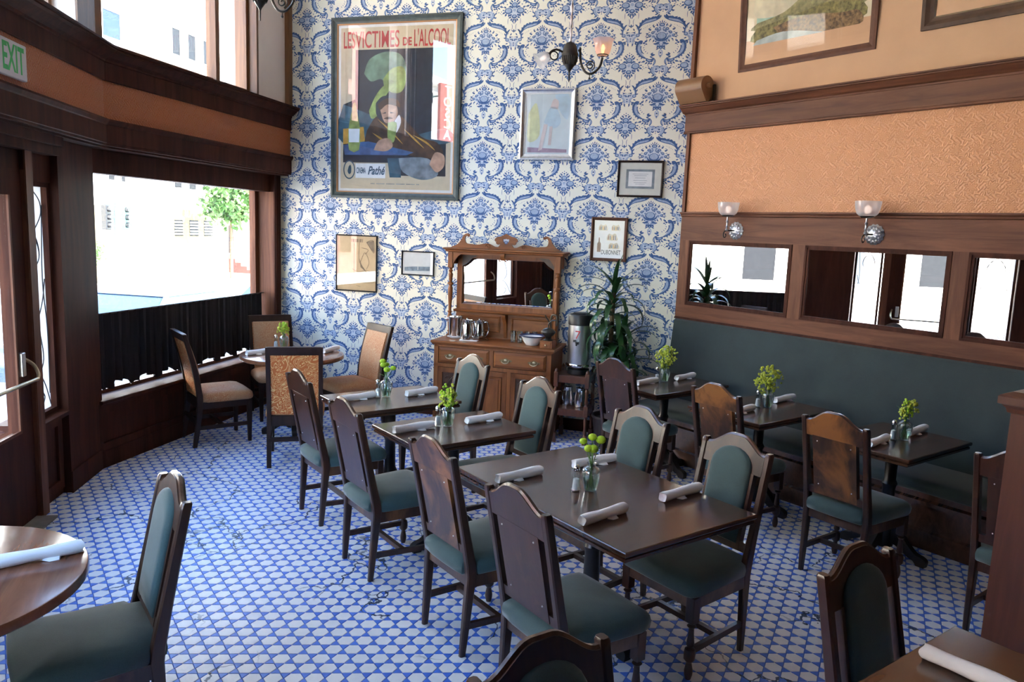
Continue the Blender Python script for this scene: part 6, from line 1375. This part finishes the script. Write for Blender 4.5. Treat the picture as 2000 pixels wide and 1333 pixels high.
MB().box(14.9, 23.77, 15.97, 16.0, GZ, 2.35).build('brick_plinth', M_fb, b5, smooth=False)
for a, c in ((19.95, 20.48), (20.95, 21.52), (21.94, 22.55)):
    lv = MB().box(a, c, 15.955, 15.972, 1.26, 1.92).build('louvre', M_wg, b5, smooth=False)
    for k in range(5): MB().box(a, c, 15.93, 15.956, 1.32+0.12*k, 1.37+0.12*k).build('slat', M_fw, lv, smooth=False)
b6 = building('pinkish building with a dark doorway behind the street tree', 24.0, 44, 12.0, M_fp, [(24.9, 25.5, 9.4, 10.6, M_wg), (26.4, 27.2, 9.4, 10.6, M_wg)], y=16.6)
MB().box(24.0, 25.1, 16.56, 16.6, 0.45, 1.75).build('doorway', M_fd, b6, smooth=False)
for k in range(5): MB().box(24.0, 25.6, 14.9+0.3*k, 15.2+0.3*k, GZ+0.12, GZ+0.12+0.16*(k+1)).build('step', M_fr, b6, smooth=False)
building('beige building across the street opposite the door', -16, 3.9, 9.6, M_beige, [(s, s+1.1, z, z+1.7, M_wg) for s in range(-15, 3, 3) for z in (0.6, 3.6, 6.4)])
building('pink building far along the street', -26.8, -16.1, 11.4, M_fp, [(s, s+1.0, z, z+1.7, M_wg) for s in (-26.2, -24, -21.8, -19.6) for z in (0.6, 3.6, 6.6, 9.0)])
building('narrow dark building added far along the street to darken the poster reflection', -30.5, -26.9, 14.0, M_fd, [])  # near-black facade put in so the poster glass reflects nothing bright here
bt = building('white building with a vertical red sign far along the street', -47, -30.6, 10.7, M_fw, [(-36.7, -35.7, 8.6, 9.9, M_wb), (-38.6, -38.0, 9.0, 9.8, M_wg), (-34.9, -34.4, 9.3, 9.9, M_wg), (-41, -40, 8.6, 9.9, M_wb)] + [(s, s+0.9, 1.0, 4.6, M_wg) for s in (-33.8, -32.4, -36.4, -39)])
sg = thing('street_sign', 'vertical red sign with white letters on the far white building', 'sign', FL @ Matrix.Translation((-33.1, 14.2, 8.4)) @ Matrix.Rotation(R(25), 4, 'Z'))
M_sred = plain('sign_red', (0.55, 0.16, 0.12), 0.5)
MB().cbox(-0.55, 0.55, -0.12, 0.12, -1.6, 1.6, 0.03).build('board', M_sred, sg, smooth=False)
for k, c in enumerate('TOSCA'): text_mesh(c, M_fw, 'lettering', sg, Matrix.Translation((0, -0.125, 1.2-0.6*k)) @ FX, 0.75, depth=0.002, bold=0.01)
MB().box(-0.05, 0.05, 0.12, 1.9, 1.0, 1.08).build('bracket', M_pole, sg, smooth=False)
def foliage_tree(name, label, x, y, z0, h, r, n, seed, cat='tree'):
    rnd = random.Random(seed); t = thing(name, label, cat, FL @ Matrix.Translation((x, y, z0)))
    MB().tube([(0, 0, 0), (0.03, 0, h*0.5), (0, 0, h)], [0.07, 0.06, 0.03], 8).build('trunk', M_trunk, t)
    b = MB()
    for k in range(n):
        d = Vector((rnd.gauss(0, 1), rnd.gauss(0, 1), rnd.gauss(0, 1))).normalized(); rr = r*rnd.uniform(0.45, 1.0)*(1+0.25*sin(d.x*7+d.z*5)); c = Vector((0, 0, h)) + Vector((d.x, d.y, d.z*0.85))*rr
        a = Vector((rnd.gauss(0, 1), rnd.gauss(0, 1), rnd.gauss(0, 1))).normalized()*r*0.12; e = a.cross(Vector((rnd.gauss(0, 1), rnd.gauss(0, 1), rnd.gauss(0, 1)))).normalized()*r*0.07
        b.quad(tuple(c-a), tuple(c+e), tuple(c+a), tuple(c-e))
    o = b.build('crown', M_fol, t, smooth=False, recalc=False); o['kind'] = 'stuff'
foliage_tree('street_tree', 'leafy green street tree seen at the right side of the left window', 20.9, 14.0, GZ, 3.25, 1.15, 1500, 1)
foliage_tree('clipped_shrub', 'round green shrub low at the left side of the window', 14.35, 15.0, GZ+0.12, 1.15, 0.42, 500, 2, 'shrub'); foliage_tree('clipped_shrub', 'taller green shrub behind the round one at the window left side', 13.55, 15.4, GZ+0.12, 1.75, 0.30, 350, 3, 'shrub')
ts = thing('traffic_signal', 'green traffic signal pole with two signal heads outside the left window', 'traffic light', FL @ Matrix.Translation((9.45, 10.0, GZ)))
MB().tube([(0, 0, 0), (0, 0, 2.75)], 0.06, 10).build('pole', M_pole, ts); MB().tube([(-0.42, 0, 2.86), (0, 0, 2.86), (0, 0, 2.6)], 0.025, 8).build('arm', M_pole, ts)
for x in (-0.34, 0.30):
    hd = MB().cbox(x-0.09, x+0.09, -0.10, 0.08, 2.18, 2.82, 0.02).build('signal_head', M_black if x < 0 else M_pole, ts, smooth=False)
    for k, m in enumerate((M_red, M_black, M_black)):
        MB().lathe([(0.065, 0.0), (0.07, 0.0), (0.075, 0.10), (0.066, 0.10)], 14).xform(Matrix.Translation((x, -0.10, 2.71-0.20*k)) @ Matrix.Rotation(R(90), 4, 'X')).build('visor', M_black, hd); MB().ball((x, -0.10, 2.71-0.2*k), (0.06, 0.02, 0.06), 10, 6).build('lens', m, hd)
def car(label, x, y, paint):
    t = thing('parked_car', label, 'car', FL @ Matrix.Translation((x, y, GZ)), 'cars parked outside the window')
    body = spline([(-2.1, 0.30), (-2.15, 0.60), (-1.9, 0.82), (-1.1, 0.92), (1.3, 0.95), (2.0, 0.85), (2.15, 0.60), (2.1, 0.30)], 3)
    MB().prism(body, 'y', -0.85, 0.85).build('body', paint, t, ang=30)
    rs = []
    for z, a0, a1, w in ((0.92, -1.15, 1.45, 0.80), (1.20, -0.78, 1.10, 0.70), (1.40, -0.45, 0.75, 0.60)): rs.append([(a0, -w, z), (a1, -w, z), (a1, w, z), (a0, w, z)])
    MB().rings(rs).build('glasshouse', M_carg, t, smooth=False)
    MB().rings([[(-0.50, -0.62, 1.39), (0.80, -0.62, 1.39), (0.80, 0.62, 1.39), (-0.50, 0.62, 1.39)], [(-0.38, -0.55, 1.47), (0.65, -0.55, 1.47), (0.65, 0.55, 1.47), (-0.38, 0.55, 1.47)]]).build('roof', paint, t, smooth=False)
    for sx in (-1.3, 1.3):
        for sy in (-0.78, 0.78): MB().lathe([(0.001, -0.1), (0.30, -0.1), (0.32, -0.06), (0.32, 0.06), (0.30, 0.1), (0.001, 0.1)], 20).xform(Matrix.Translation((sx, sy, 0.32)) @ Matrix.Rotation(R(90), 4, 'X')).build('wheel', M_tyre, t)
    for s in (-1, 1):
        MB().bar((-1.1, s*0.79, 0.93), (-0.47, s*0.61, 1.41), 0.05, 0.05).build('pillar', paint, t, smooth=False); MB().ball((-0.75, s*0.90, 1.0), (0.07, 0.10, 0.06), 8, 6).build('wing_mirror', paint, t)
car('blue grey car parked just outside the left window', 2.5, 3.6, M_car); car('pale car parked ahead, at the right side of the left window', 7.3, 3.7, M_car2)
